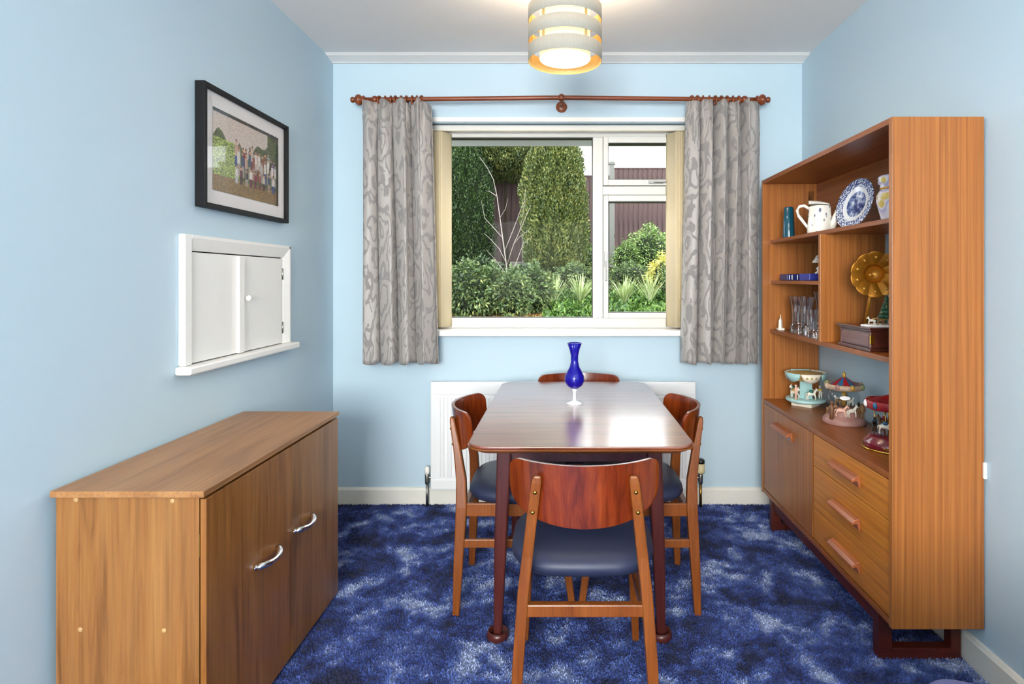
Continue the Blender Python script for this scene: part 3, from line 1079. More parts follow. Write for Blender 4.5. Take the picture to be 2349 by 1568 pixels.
def curtain(label, pxs_top, pxs_bot, knots, ring_px, seed):
    rnd = random.Random(seed)
    th = thing('curtain', label, 'curtain', (cxp((pxs_bot[0] + pxs_bot[1]) / 2), CY, .81), 0, 'window curtains')
    off = tuple(th.location)
    zt, zb = PZ - .020, H - (832 - VY) / CS
    nu, nv = 260, 60
    K = knots     # positions (0..1) of the fold crests
    def fold(u):
        # crest (towards the room) = +1 at knots, valleys between
        for a, b_ in zip(K[:-1], K[1:]):
            if a <= u <= b_:
                q = (u - a) / (b_ - a)
                d_ = min(q, 1 - q)
                return 2 * math.sqrt(max(0, 1 - (2 * d_) ** 2.2)) - 1
        return 1.
    vs, uvs = [], []
    cum = None
    for i in range(nu):
        u = i / (nu - 1)
        for j in range(nv):
            v = j / (nv - 1)      # 0 top
            z = zt + (zb - zt) * v
            head = max(0., 1 - v / .10)
            neck = math.exp(-((v - .085) / .05) ** 2)
            x0 = pxs_top[0] + (pxs_bot[0] - pxs_top[0]) * v
            x1 = pxs_top[1] + (pxs_bot[1] - pxs_top[1]) * v
            uu = u + .012 * math.sin(9 * u + 3 * v + seed) * (1 - abs(2 * u - 1))
            px = x0 + (x1 - x0) * uu
            amp = .040 + .004 * v
            f0 = fold(u + .010 * math.sin(4 * v + seed) * math.sin(PI * u))
            y = CY - .008 - amp * f0 * (1 - .35 * head) - .003 * math.sin(40 * u + 5 * v) - .012 * math.exp(-(v / .11) ** 2) * math.sin(2 * PI * 8.5 * u + seed)
            # side sway of each fold makes overlaps
            px += 4.0 * math.sin(2 * PI * u * (len(K) - 1) + 1.3 * seed) * (1 - .3 * head)
            zz = z
            if v < .12:
                zz += (.012 * f0 + .008 * math.sin(23 * u + seed)) * (1 - v / .12)
            if v > .95:
                zz += .006 * math.sin(30 * u) * (v - .95) / .05
            vs.append((cxp(px), min(y, 3.262), zz))
            uvs.append((u * 1.15, z))
    fs = [(i * nv + j, i * nv + j + 1, (i + 1) * nv + j + 1, (i + 1) * nv + j) for i in range(nu - 1) for j in range(nv - 1)]
    mb = MB().add(vs, fs, True)
    o = mb.build('cloth', M['curtain'], th, off=off, solid=.0035)
    ul = o.data.uv_layers.new(name='UVMap')
    li = np.zeros(len(o.data.loops), dtype=np.int32)
    o.data.loops.foreach_get('vertex_index', li)
    ul.data.foreach_set('uv', np.array(uvs, dtype=np.float32)[li].reshape(-1))
    first = None
    for px in ring_px:
        x = cxp(px)
        tilt = rnd.uniform(-.25, .25)
        if first is None:
            path = [(.0032 * 0, .0225 * math.cos(a), .0225 * math.sin(a)) for a in [2 * PI * k / 24 for k in range(24)]]
            first = MB().tube(path, .0056, 8, closed=True).build('curtain_ring', M['pole_wood'], th)
            r_ = first
        else:
            r_ = share(first, th)
        r_.location = (x - off[0], 0, pole_z(x) - .006 - off[2])
        r_.rotation_euler = (0, 0, tilt)


curtain('grey damask curtain hanging left of the window', (829, 986), (829, 1002), [-.13, .13, .38, .61, .86, 1.12], (871, 884, 897, 908, 921, 933, 946, 957, 968), 1)
curtain('grey damask curtain hanging right of the window, beside the wall unit', (1573, 1740), (1562, 1736), [-.12, .12, .32, .51, .67, .87, 1.10], (1586, 1599, 1613, 1627, 1640, 1654, 1667, 1681, 1694), 2)

bl = thing('vertical_blind', 'cream vertical blind drawn back to both sides of the window', 'blind', (0, 3.385, 2.13))
bo = (0, 3.385, 2.13)
MB().box(WX0 + .005, WX1 - .005, 3.362, 3.408, 2.118, 2.150).build('headrail', M['upvc'], bl, bevel=.003, off=bo)
MB().tube([(WX0 + .01 + (WX1 - WX0 - .02) * i / 10, 3.358, 2.117 - .001 * (i % 2)) for i in range(11)], .0015, 6).build('cord', M['cream_plastic'], bl, off=bo)
sl0 = None


def slat(x, rot):
    global sl0
    if sl0 is None:
        pts = [(-.0435 + .087 * k / 6, .004 * math.sin(PI * k / 6)) for k in range(7)]
        pts = pts + [(a, b_ - .0012) for a, b_ in pts[::-1]]
        sl0 = MB().prism([(b_, a) for a, b_ in pts], 'z', .995 - 2.13, 2.112 - 2.13, smooth=True).build('slat', M['blind'], bl)
        s_ = sl0
    else:
        s_ = share(sl0, bl)
    s_.location = (x, 0, 0)
    s_.rotation_euler = (0, 0, rot)


for i in range(8):
    slat(-.734 + i * .0095, -.60)
for i in range(7):
    slat(.684 - i * .0095, .60)

# ================================================================ PICTURE on the left wall
pc = thing('framed_photograph', 'black framed group photograph with white mount on the blue wall', 'picture', (XL, 2.395, 1.75))
pof = (XL, 2.395, 1.75)
PY0, PY1, PZ0, PZ1 = 2.075, 2.715, 1.527, 1.972
fb = MB()
fw = .017
for q in ((PY0, PY0 + fw, PZ0, PZ1), (PY1 - fw, PY1, PZ0, PZ1), (PY0 + fw, PY1 - fw, PZ0, PZ0 + fw), (PY0 + fw, PY1 - fw, PZ1 - fw, PZ1)):
    fb.box(XL + .001, XL + .036, *q)
fb.build('frame', M['black'], pc, bevel=.0015, off=pof)
MB().box(XL + .002, XL + .020, PY0 + .01, PY1 - .01, PZ0 + .01, PZ1 - .01).build('mount', M['mount'], pc, off=pof)
# the printed photograph: a grid of coloured points (lawn, trees, a crowd), flat print
gy, gzv = 150, 104
IY0, IY1, IZ0, IZ1 = PY0 + .072, PY1 - .072, PZ0 + .070, PZ1 - .070
pm = MB().grid(lambda u, v: (XL + .0215, IY0 + (IY1 - IY0) * u, IZ0 + (IZ1 - IZ0) * v), gy, gzv)
t = NT('printed_photograph')
vc = t.n('ShaderNodeVertexColor', layer_name='print')
t.l(t.mix(.12, vc.outputs[0], t.noise(t.coord(), 60), 'MULTIPLY'), t.b.inputs['Base Color'])
t.set(Roughness=.25)
pr = pm.build('print', t.m, pc, off=pof)
img = np.zeros((gy, gzv, 3))
uu, vv = np.meshgrid(np.linspace(0, 1, gy), np.linspace(0, 1, gzv), indexing='ij')


def c3(h):
    return np.array([int(h[i:i + 2], 16) / 255 for i in (1, 3, 5)])


img[:] = c3('#d3c3b8')
rs = np.random.default_rng(3)
sm = rs.random((gy, gzv))
treeline = .70 + .12 * np.sin(uu * 9 + .5) + .06 * np.sin(uu * 23) + .22 * (uu > .8) - .1 * (uu < .35)
tr_ = vv < treeline
img[tr_] = (c3('#4d5a30') * (.5 + .9 * sm[tr_][:, None]))
lf = (uu < .36) & (vv < .66) & (vv > .12)
stripe = .5 + .5 * np.sin((uu * 60 + vv * 40) + 6 * sm)
img[lf] = (c3('#8c9a4a') * (.45 + 1.0 * stripe[lf][:, None]))
img[vv < .2] = c3('#8a6b3a') * (.7 + .5 * sm[vv < .2][:, None])
cols = ['#7c2230', '#d8cfc6', '#b9b2ac', '#36485f', '#c9a08c', '#1c1c24', '#2c4f9c', '#e2d5cc', '#8a4a3c', '#c8b8a8', '#5a2c30', '#e8e2de']
for row, (base, hgt) in enumerate(((.36, .34), (.26, .36), (.16, .24))):
    for k in range(13 - 2 * row):
        u0 = .30 + .66 * (k + .5 * (row % 2) + .3 * rs.random()) / (13 - 2 * row)
        hh_ = hgt * (.85 + .3 * rs.random())
        bd = (np.abs(uu - u0) < .020) & (vv > base) & (vv < base + hh_ * .78)
        lg = bd & (vv < base + hh_ * .4)
        img[bd] = c3(cols[rs.integers(len(cols))])
        img[lg] = c3(cols[rs.integers(len(cols))]) * .8
        hd = ((uu - u0) / .015) ** 2 + ((vv - base - hh_ * .88) / .032) ** 2 < 1
        img[hd] = c3('#c79a80') * (.8 + .3 * rs.random())
        hr = hd & (vv > base + hh_ * .9)
        img[hr] = c3('#4a3020')
img[(vv > .955)] = c3('#3b3630')
img[uu > .965] *= .5
img = np.clip(img * (.9 + .2 * rs.random((gy, gzv, 1))), 0, 1)
ca = pr.data.color_attributes.new('print', 'FLOAT_COLOR', 'POINT')
lc = np.where(img <= .04045, img / 12.92, ((img + .055) / 1.055) ** 2.4)
ca.data.foreach_set('color', np.concatenate([lc, np.ones((gy, gzv, 1))], 2).reshape(-1).astype(np.float32))
MB().box(XL + .0245, XL + .0255, PY0 + fw, PY1 - fw, PZ0 + fw, PZ1 - fw).build('glass', M['picture_glass'], pc, off=pof)

# ================================================================ SERVING HATCH
ht = thing('serving_hatch', 'white painted serving hatch with two small doors in the left wall', 'hatch', (XL, 2.37, .95))
hof = (XL, 2.37, .95)
HY0, HY1, HZ0, HZ1 = 1.985, 2.760, .975, 1.424
aw = .052


def architrave(p, horiz):
    # bevelled moulding 0.024 proud
    return p


a1 = MB().box(XL + .0005, XL + .024, HY0, HY0 + .040, HZ0, HZ1)
a1.build('architrave', M['gloss_white'], ht, bevel=.004, off=hof)
MB().prism([(XL + .0005, HZ1), (XL + .024, HZ1), (XL + .024, HZ1 - .012), (XL + .013, HZ1 - .056), (XL + .0005, HZ1 - .056)], 'y', HY0 + .0402, HY1 - .001).build('architrave', M['gloss_white'], ht, bevel=.002, off=hof)
MB().prism([(XL + .0005, HY1), (XL + .024, HY1), (XL + .024, HY1 - .012), (XL + .013, HY1 - .056), (XL + .0005, HY1 - .056)], 'z', HZ0, HZ1 - .0005).build('architrave', M['gloss_white'], ht, bevel=.002, off=hof)
MB().box(XL + .0005, XL + .054, HY0 - .018, HY1 + .030, HZ0 - .028, HZ0 - .0005).build('sill', M['gloss_white'], ht, bevel=.006, off=hof)
dy0, dym, dy1, dz0, dz1 = HY0 + .043, 2.345, HY1 - .060, HZ0 + .003, HZ1 - .060
MB().box(XL + .0003, XL + .002, dy0 - .003, dy1 + .004, dz0 - .003, dz1 + .004).build('dark_backing', M['dark_gap'], ht, off=hof)
for y0, y1 in ((dy0, dym - .002), (dym + .002, dy1)):
    d = MB().box(XL + .003, XL + .012, y0, y1, dz0, dz1).build('door', M['gloss_white'], ht, bevel=.002, off=hof)
    hy_ = y0 + .003 if y0 == dy0 else y1 - .003
    for hz in (dz0 + .07, dz1 - .07):
        MB().box(XL + .012, XL + .0145, hy_ - .006, hy_ + .006, hz - .026, hz + .026).tube([(XL + .0148, hy_, hz - .026), (XL + .0148, hy_, hz + .026)], .003, 8).build('hinge', M['steel'], d, off=hof)
    if y0 == dy0:
        MB().box(XL + .012, XL + .026, dym - .028, dym + .012, dz0, dz1 - .004).build('batten', M['gloss_white'], d, bevel=.003, off=hof)
    else:
        MB().lathe([(.001, 0), (.007, 0), (.006, .008), (.010, .014), (.013, .021), (.010, .028), (.001, .030)], M=Matrix.Translation((XL + .012, dym + .030, 1.193)) @ Matrix.Rotation(PI / 2, 4, 'Y'), seg=20).build('knob', M['gloss_white'], d, off=hof)

# ================================================================ OAK CABINET (left)
cb = thing('oak_cabinet', 'low oak effect two door cabinet against the left wall below the hatch', 'cabinet', (-1.09, 1.92, 0))
cof = (-1.09, 1.92, 0)
CX0, CX1, CYN, CYF, CZ = -1.275, -.915, 1.482, 2.352, .724
MB().box(CX0, CX1, CYN, CYN + .016, .0, CZ).build('side_panel', M['oak_v'], cb, bevel=.001, off=cof)
MB().box(CX0, CX1, CYF - .016, CYF, .0, CZ).build('side_panel', M['oak_v'], cb, bevel=.001, off=cof)
MB().box(CX0, CX0 + .006, CYN + .016, CYF - .016, .0, CZ).build('back_panel', M['oak_v'], cb, off=cof)
MB().box(CX0 + .006, CX1 - .004, CYN + .016, CYF - .016, .05, .066).build('bottom_panel', M['oak_h'], cb, off=cof)
MB().box(CX0 + .006, CX1 - .004, (CYN + CYF) / 2 - .008, (CYN + CYF) / 2 + .008, .066, CZ).build('divider', M['oak_v'], cb, off=cof)
MB().box(CX1 - .03, CX1 - .014, CYN + .016, CYF - .016, .0, .05).build('plinth', M['dark_gap'], cb, off=cof)
MB().box(CX0 - .006, -.896, CYN - .012, CYF + .012, CZ, CZ + .016).build('top_panel', M['oak_h'], cb, bevel=.0015, off=cof)
ymid = 1350 / 693
for k, (y0, y1) in enumerate(((CYN + .001, ymid - .002), (ymid + .002, CYF + .001))):
    d = MB().box(CX1 + .003, CX1 + .018, y0, y1, .022, CZ - .008).build('door', M['oak_door'] if k == 0 else M['oak_v'], cb, bevel=.001, off=cof)
    hy_ = 1.785 if k == 0 else 2.035
    hz = .428
    # bow handle: two lugs and a curved grip
    pth, rd_ = [], []
    for i in range(17):
        q = i / 16
        bowx = .026 * math.sin(PI * q) ** .6
        pth.append((CX1 + .0205 + bowx, hy_ + (q - .5) * .128, hz - .004 * math.sin(PI * q)))
        rd_.append(.0080 + .0022 * abs(math.cos(PI * q)) - .0012 * math.sin(PI * q))
    hb = MB().tube(pth, rd_, 10)
    for q in (-.064, .064):
        hb.ball((CX1 + .021, hy_ + q, hz), (.0035, .013, .0085))
    hb.build('handle', M['chrome'], d, off=cof)
    hyy = y0 + .002 if k == 0 else y1 - .002
    for z in (.13, .60):
        MB().box(CX1 + .0005, CX1 + .0028, hyy - .004, hyy + .03 * (1 if k == 0 else -1), z - .03, z + .03).build('hinge', M['brass'], d, off=cof)
M['screw_plastic'] = plain('tan_plastic', '#b58d5c', .45)
for x, z in ((-1.225, .715), (-.982, .712), (-1.214, .388), (-1.003, .386)):
    MB().lathe([(.001, .0012), (.0055, .001), (.0065, 0)], M=Matrix.Translation((x, CYN, z)) @ Matrix.Rotation(PI / 2, 4, 'X'), seg=14).build('screw_cap', M['screw_plastic'], cb, off=cof)

# ================================================================ TEAK WALL UNIT (right)
un = thing('wall_unit', 'tall teak wall unit with shelves, cupboard and three drawers', 'wall unit', (1.2, 2.5, 0))
uof = (1.2, 2.5, 0)
UX0, UX1, UYN, UYF, UZ0, UZ1 = 1.055, 1.350, 1.883, 3.118, .150, 1.790
th_ = .020


def up(name, mat, *q, bevel=.0012, parent=None):
    return MB().box(*q).build(name, mat, parent or un, bevel=bevel, off=uof)


up('side_panel', M['teak_v'], UX0, UX1, UYN, UYN + th_, UZ0, UZ1)
up('side_panel', M['teak_v'], UX0, UX1, UYF - th_, UYF, UZ0, UZ1)
yi0, yi1 = UYN + th_, UYF - th_
up('top_panel', M['teak_h'], UX0, UX1, yi0, yi1, UZ1 - th_, UZ1)
ZA, ZB, ZCs, ZT = 1.475, 1.263, 1.008, .642
dvy = 2.462
up('back_panel', M['teak_h'], UX1 - .012, UX1 - .004, yi0, yi1, ZA - .017, UZ1 - th_)
up('shelf', M['teak_h'], UX0 + .038, UX1 - .012, yi0, yi1, ZA - .017, ZA)
up('divider', M['teak_v'], UX0 + .02, UX1 - .004, dvy - .010, dvy + .010, ZCs, ZA - .017)
up('shelf', M['teak_h'], UX0 + .042, UX1 - .006, dvy + .010, yi1, ZB - .017, ZB)
up('shelf', M['teak_h'], UX0 + .038, UX1 - .004, yi0, yi1, ZCs - .019, ZCs)
up('counter', M['teak_h'], UX0 + .002, UX1 - .004, yi0, yi1, ZT - .020, ZT)
up('bottom_panel', M['teak_h'], UX0 + .002, UX1 - .004, yi0, yi1, UZ0 + .002, UZ0 + .022)
up('lower_back', M['teak_h'], UX1 - .010, UX1 - .004, yi0, yi1, UZ0 + .022, ZT - .020)
sply = 2.486
up('partition', M['teak_dark'], UX0 + .03, UX1 - .010, sply - .008, sply + .008, UZ0 + .022, ZT - .020)


def pull(parent, yc, zc, L=.20, mirror=1):
    pts = [(0, .020), (-.006, .0215), (-.020, .017), (-.031, .008), (-.0325, .002), (-.028, -.001), (-.016, .004), (-.009, -.002), (-.006, -.020), (0, -.022)]
    MB().prism([(UX0 + .004 + a, zc + b_) for a, b_ in pts], 'y', yc - L / 2, yc + L / 2).build('handle', M['teak_pull'], parent, bevel=.0015, off=uof)


d = up('door', M['teak_v'], UX0 + .004, UX0 + .022, sply + .008, yi1 - .002, UZ0 + .026, ZT - .023)
pull(d, 2.812, .540, .21)
zs = [ZT - .023, .487, .341, UZ0 + .026]
for k in range(3):
    d = up('drawer', M['teak_drawer'], UX0 + .004, UX0 + .022, yi0 + .002, sply - .006, zs[k + 1] + .0015, zs[k] - .0015)
    pull(d, 2.19, (.549, .397, .243)[k])
for y in (1.985, 2.985):
    lf_ = MB().box(UX0 + .002, UX0 + .047, y - .019, y + .019, 0, UZ0 + .002).box(UX1 - .052, UX1 - .018, y - .019, y + .019, 0, UZ0 + .002).box(UX0 + .047, UX1 - .052, y - .019, y + .019, 0, .038)
    lf_.build('leg_frame', M['teak_dark'], un, bevel=.002, off=uof)
MB().box(UX0 + .010, UX0 + .030, 2.004, 2.966, .105, UZ0 + .002).box(UX1 - .05, UX1 - .03, 2.004, 2.966, .105, UZ0 + .002).build('base_rail', M['teak_dark'], un, bevel=.002, off=uof)

# socket on the right wall, peeping out behind the unit
so = MB().box(XR - .011, XR - .0005, 1.8755, 1.953, .632, .685).build('wall_socket', M['gloss_white'], bevel=.003)
tag(so, 'white wall socket half hidden behind the wall unit', 'socket')

# ================================================================ ORNAMENTS ON THE UNIT
EZ = .0003
# -- top shelf
tg = MB().lathe([(.001, 0), (.029, 0), (.0295, .004), (.023, .150), (.0205, .155), (.001, .155)], seg=28)
tag(tg.build('teal_vase', M['teal_glass'], loc=(1.135, 2.95, ZA + EZ)), 'tapered dark teal glass vase on the top shelf', 'vase')

M['china'] = plain('cream_china', '#efe8dc', .15, vary=.02)
t = NT('speckled_china')
vo = t.n('ShaderNodeTexVoronoi', i_Scale=42.0)
t.l(t.coord(scale=(1, 1, .6)), vo.inputs['Vector'])
spk = t.ramp(vo.outputs['Distance'], [(.20, 1.0), (.28, 0.0)])
t.l(t.mix(spk, '#efe8dc', '#6a6a86'), t.b.inputs['Base Color'])
t.set(Roughness=.15)
M['speckled'] = t.m
wc = thing('watering_can', 'cream china watering can with small blue motifs on the top shelf', 'watering can', (1.150, 2.63, ZA + EZ), math.radians(-26))
sq = lambda a, k: 1 + .05 * math.cos(4 * a)
MB().lathe([(.001, 0), (.048, 0), (.050, .006), (.047, .06), (.043, .118), (.040, .122), (.037, .118), (.040, .01), (.001, .008)], seg=36, mod=sq).build('body', M['speckled'], wc)
MB().grid(lambda u, v: ((.005 + .037 * u) * math.cos(PI * (v - .5)) if False else -.002 + .043 * math.cos(PI * v), .041 * math.sin(PI * v) * (2 * u - 1), .120 + .026 * math.sin(PI * v * .5 + .2) * (1 - (2 * u - 1) ** 2 * .6)), 12, 16).build('hood', M['china'], wc, solid=.003)
MB().tube([(-.046, 0, .022), (-.062, 0, .045), (-.086, 0, .080), (-.094, 0, .105), (-.084, 0, .124), (-.064, 0, .126), (-.044, 0, .112)], [.006, .0065, .007, .007, .007, .007, .0065], 10).build('handle', M['china'], wc)
MB().tube([(.040, 0, .016), (.060, 0, .055), (.076, 0, .100), (.086, 0, .128), (.090, 0, .136)], [.022, .016, .011, .010, .016], 12).build('spout', M['china'], wc)

tv = MB().lathe([(.001, 0), (.015, 0), (.0155, .003), (.0145, .24), (.0130, .24), (.0135, .010), (.001, .008)], seg=24)
tag(tv.build('tube_vase', M['thin_glass'], loc=(1.262, 2.985, ZA + EZ)), 'slim clear glass tube vase behind the watering can', 'vase')

t = NT('blue_transfer_plate')
tc = t.n('ShaderNodeTexCoord')
ln_ = t.n('ShaderNodeVectorMath', operation='LENGTH')
sx_ = t.n('ShaderNodeVectorMath', operation='MULTIPLY')
sx_.inputs[1].default_value = (1, 1, 0)
t.l(tc.outputs['Object'], sx_.inputs[0])
t.l(sx_.outputs[0], ln_.inputs[0])
vor = t.n('ShaderNodeTexVoronoi', i_Scale=150.0)
t.l(tc.outputs['Object'], vor.inputs['Vector'])
band = t.ramp(vor.outputs['Distance'], [(.34, '#35437a'), (.52, '#7f8db8'), (.66, '#dfe2ea')])
ctr = t.ramp(t.noise(tc.outputs['Object'], 45, 4, .6), [(.42, '#26346c'), (.56, '#7b8ab6'), (.68, '#e8ebf0')])
rad = t.n('ShaderNodeMath', operation='MULTIPLY')
t.l(ln_.outputs['Value'], rad.inputs[0])
rad.inputs[1].default_value = 8.0
mask_c = t.ramp(rad.outputs[0], [(.0, 0.), (.44, 0.), (.46, 1.)], 'LINEAR')
mask_r = t.ramp(rad.outputs[0], [(.0, 0.), (.58, 0.), (.60, 1.)], 'LINEAR')
c1 = t.mix(mask_c, ctr, '#eeeff2')
t.l(t.mix(mask_r, c1, band), t.b.inputs['Base Color'])
t.set(Roughness=.12)
M['plate'] = t.m
plm = MB().lathe([(.001, .004), (.062, .004), (.070, .008), (.108, .017), (.111, .0175), (.108, .020), (.070, .012), (.062, .008), (.001, .008)], seg=48, mod=lambda a, k: 1 + (.012 * math.cos(16 * a) if .3 < k < .7 else 0))
pl = plm.build('china_plate', M['plate'])
# the plate's face turned to -x, leaning back against the panel
pl.matrix_world = Matrix.Translation((1.247, 2.485, ZA + .1095)) @ Matrix.Rotation(math.radians(12), 4, 'Z') @ Matrix.Rotation(math.radians(14), 4, 'Y') @ Matrix.Rotation(-PI / 2, 4, 'Y')
tag(pl, 'blue and white patterned china plate standing on the top shelf', 'plate')

t = NT('lilac_lustre_jar')
v = t.noise(t.coord(scale=(1, 1, 1.2)), 16, 1.0)
t.l(t.ramp(v, [(.40, '#e9e4ee'), (.50, '#b4add4'), (.56, '#e8e4ee'), (.63, '#d9c069')]), t.b.inputs['Base Color'])
t.set(Roughness=.15)
M['lilac'] = t.m
jar = thing('lidded_jar', 'lilac and yellow china jar at the near end of the top shelf', 'jar', (1.232, 2.195, ZA + EZ))
MB().lathe([(.001, 0), (.034, 0), (.036, .006), (.044, .04), (.055, .085), (.055, .105), (.045, .125), (.040, .130), (.001, .131)], seg=32).build('body', M['lilac'], jar)
MB().lathe([(.001, .131), (.041, .131), (.043, .140), (.041, .148), (.048, .152), (.050, .160), (.047, .166), (.050, .172), (.046, .180), (.040, .182), (.001, .180)], seg=32).build('rim', M['lilac'], jar)
M['gold'] = plain('gold_band', '#c9a24a', .25, 1.0, vary=.05)
MB().lathe([(.0405, .1295), (.0435, .131), (.0435, .136), (.0405, .137)], seg=32, cap=False).build('gold_band', M['gold'], jar)

# -- shelf B
M['navy_box'] = plain('dark_blue_box', '#141c58', .35, vary=.15)
M['royal_box'] = plain('royal_blue_box', '#3440a0', .4, vary=.15)
M['silver'] = plain('silver_metal', '#d6d6da', .2, 1.0)
bx1 = thing('presentation_box', 'dark navy box with silver clasps lying on the small middle shelf', 'box', (1.165, 2.99, ZB + EZ))
MB().box(-.042, .028, -.05, .05, 0, .032).build('case', M['navy_box'], bx1, bevel=.003)
for x, w_ in ((-.030, .004), (-.014, .010), (.012, .007)):
    MB().box(x - w_ / 2, x + w_ / 2, -.052, -.0495, .004, .028).build('clasp', M['silver'], bx1, bevel=.001)
bx2 = MB().box(-.055, .055, -.06, .06, 0, .033).build('blue_box', M['royal_box'], loc=(1.205, 2.80, ZB + EZ), bevel=.003)
tag(bx2, 'royal blue flat box under the miniature lamp on the middle shelf', 'box')
t = NT('floral_china')
vo = t.n('ShaderNodeTexVoronoi', i_Scale=75.0)
t.l(t.coord(), vo.inputs['Vector'])
t.l(t.mix(t.ramp(vo.outputs['Distance'], [(.22, 1.), (.34, 0.)]), '#efe9e0', '#5a4a48'), t.b.inputs['Base Color'])
t.set(Roughness=.2)
M['floral'] = t.m
ml_ = thing('miniature_lamp', 'miniature china lamp with floral shade on the blue box', 'ornament', (1.223, 2.80, ZB + .0335))
MB().lathe([(.001, 0), (.022, 0), (.023, .004), (.012, .010), (.010, .018), (.016, .024), (.005, .036), (.004, .052), (.001, .054)], seg=20).build('base', M['floral'], ml_)
MB().lathe([(.034, .052), (.012, .088), (.010, .088), (.031, .052)], seg=24, cap=False).build('shade', M['floral'], ml_)

# -- shelf C left: crystal
cr = [(.001, 0), (.030, 0), (.034, .006), (.033, .030), (.026, .050), (.025, .100), (.029, .135), (.040, .178), (.036, .178), (.026, .135), (.021, .100), (.021, .045), (.001, .038)]
for (x, y, sc, lb) in ((1.150, 2.885, 1.0, 'flared cut crystal vase, the left one of the pair beside the white tower'),
                       (1.150, 2.775, 1.0, 'flared cut crystal vase, the right one of the pair beside the divider'),
                       (1.265, 2.86, 1.12, 'taller cut crystal vase standing behind the pair'),
                       (1.122, 2.640, .70, 'small cut crystal glass close to the divider')):
    o = MB().lathe([(r * sc * .92, z * sc) for r, z in cr], seg=20, smooth=False, mod=lambda a, k: 1 + .05 * (1 if int(round(a / (2 * PI / 20))) % 2 else -1)).build('crystal_vase', M['crystal'], loc=(x, y, ZCs + EZ))
    tag(o, lb, 'vase', 'crystal vases')
tw = thing('tower_figurine', 'small white model tower at the far end of the shelf', 'figurine', (1.125, 3.035, ZCs + EZ))
MB().box(-.016, .016, -.016, .016, 0, .010).build('plinth', M['china'], tw, bevel=.002)
MB().lathe([(.011, .010), (.009, .045), (.010, .047), (.006, .054), (.003, .062), (.001, .080)], seg=4, smooth=False).build('tower', M['china'], tw)

# -- gramophone music box
gm = thing('gramophone', 'gramophone music box with brass flower horn and Christmas scene', 'gramophone', (1.215, 2.235, ZCs + EZ))
go_ = (0, 0, 0)
bxx, bxy = .112, .122
mbx = MB().box(-bxx, bxx, -bxy, bxy, 0, .012).box(-bxx + .008, bxx - .008, -bxy + .008, bxy - .008, .012, .072).box(-bxx + .002, bxx - .002, -bxy + .002, bxy - .002, .072, .080)
mbx.box(-bxx - .003, bxx + .003, -bxy - .003, bxy + .003, .080, .087)
mbx.build('case', M['music_box'], gm, bevel=.002)
M['panel_wood'] = wood('music_box_panel', '#5a3230', '#6e423c', '#7d504a', 'Y', .25, coat=.4)
MB().box(-bxx + .006, -bxx + .008, -bxy + .022, bxy - .022, .018, .066).build('side_panel', M['panel_wood'], gm, bevel=.0008)
for y in (-bxy + .013, bxy - .013):
    MB().lathe([(.006, .012), (.004, .018), (.004, .062), (.006, .070)], c=(-bxx + .010, y, 0), seg=12).build('column', M['panel_wood'], gm)
MB().box(-bxx + .004, -bxx + .020, -bxy + .004, -bxy + .0078, .026, .060).build('clasp', M['gold'], gm, bevel=.001)
M['horn'] = plain('brass_horn', '#b0741f', .38, .6, vary=.2, scale=55)
M['gold_paint_horn'] = plain('horn_relief_gold', '#c48a34', .35, .5, vary=.2, scale=90)
hrn = MB()
hm = Matrix.Translation((-.030, -.020, .277)) @ Matrix.Rotation(math.radians(-16), 4, 'Z') @ Matrix.Rotation(math.radians(96), 4, 'X')


def horn(u, v):
    # a hollow bowl in the throat, then ten broad petals flaring outwards
    a = 2 * PI * u
    pet = abs(math.sin(5 * a))
    if v < .34:
        q = v / .34
        r, z = .036 * math.sin(PI / 2 * q), -.052 - .032 * math.cos(PI / 2 * q)
    else:
        q = (v - .34) / .66
        r = .036 + .050 * q
        z = -.052 + .040 * q ** .8 - .010 * q ** 3
        r *= 1 + .075 * q * q * (pet ** .6 - .5)
        z -= .007 * math.sin(PI * min(1, q)) * (1 - pet) + .004 * q * (1 - pet) ** 2
    return hm @ Vector((r * math.cos(a), r * math.sin(a), z))


hrn.grid(horn, 120, 30, True, True)
hrn.build('horn', M['horn'], gm, solid=.002)
for k in range(10):
    a = 2 * PI * (k + .5) / 10
    MB().ball((.066 * math.cos(a), .066 * math.sin(a), -.0215), (.006, .006, .003), 8, 6, M=hm).build('horn_rosette', M['gold_paint_horn'], gm)
p0 = hm @ Vector((0, 0, -.088))
MB().tube([p0, p0 + Vector((.0, .025, -.02)), (.0, .085, .2), (-.02, .085, .087)], [.016, .012, .007, .006], 12).build('tone_arm', M['horn'], gm)
M['snow'] = plain('white_snow', '#f0ecea', .6)
M['xmas_green'] = plain('dark_green_paint', '#1e4a30', .5, vary=.4, scale=180)
M['red_paint'] = plain('red_paint', '#9c1f24', .35, vary=.15)
M['pink_paint'] = plain('skin_pink_paint', '#e4b29c', .4)
M['brown_paint'] = plain('brown_paint', '#6b4428', .45, vary=.2)
M['gold_paint'] = plain('gold_paint', '#b98f3c', .35, .3, vary=.15)
MB().prism([(.095 * math.cos(2 * PI * k / 24) * (1 + .08 * math.sin(3 * k)), -.045 + .055 * math.sin(2 * PI * k / 24)) for k in range(24)], 'z', .087, .093).build('snow_base', M['snow'], gm, bevel=.002)
tree = MB()
for k in range(6):
    r0 = .034 * (1 - k / 7)
    tree.lathe([(.001, 0), (r0, -.004), (r0 * .55, .018), (.001, .022)], c=(.000, -.03, .105 + .0145 * k), seg=18, mod=lambda a, q: 1 + .12 * math.cos(9 * a))
tree.build('christmas_tree', M['xmas_green'], gm)
for k in range(10):
    a = k * 2.4
    z = .105 + .008 * k
    r0 = .032 * (1 - k / 12)
    MB().ball((.000 + r0 * math.cos(a), -.03 + r0 * math.sin(a), z), .0032, 8, 6).build('bauble', (M['red_paint'], M['gold_paint'], M['snow'])[k % 3], gm)
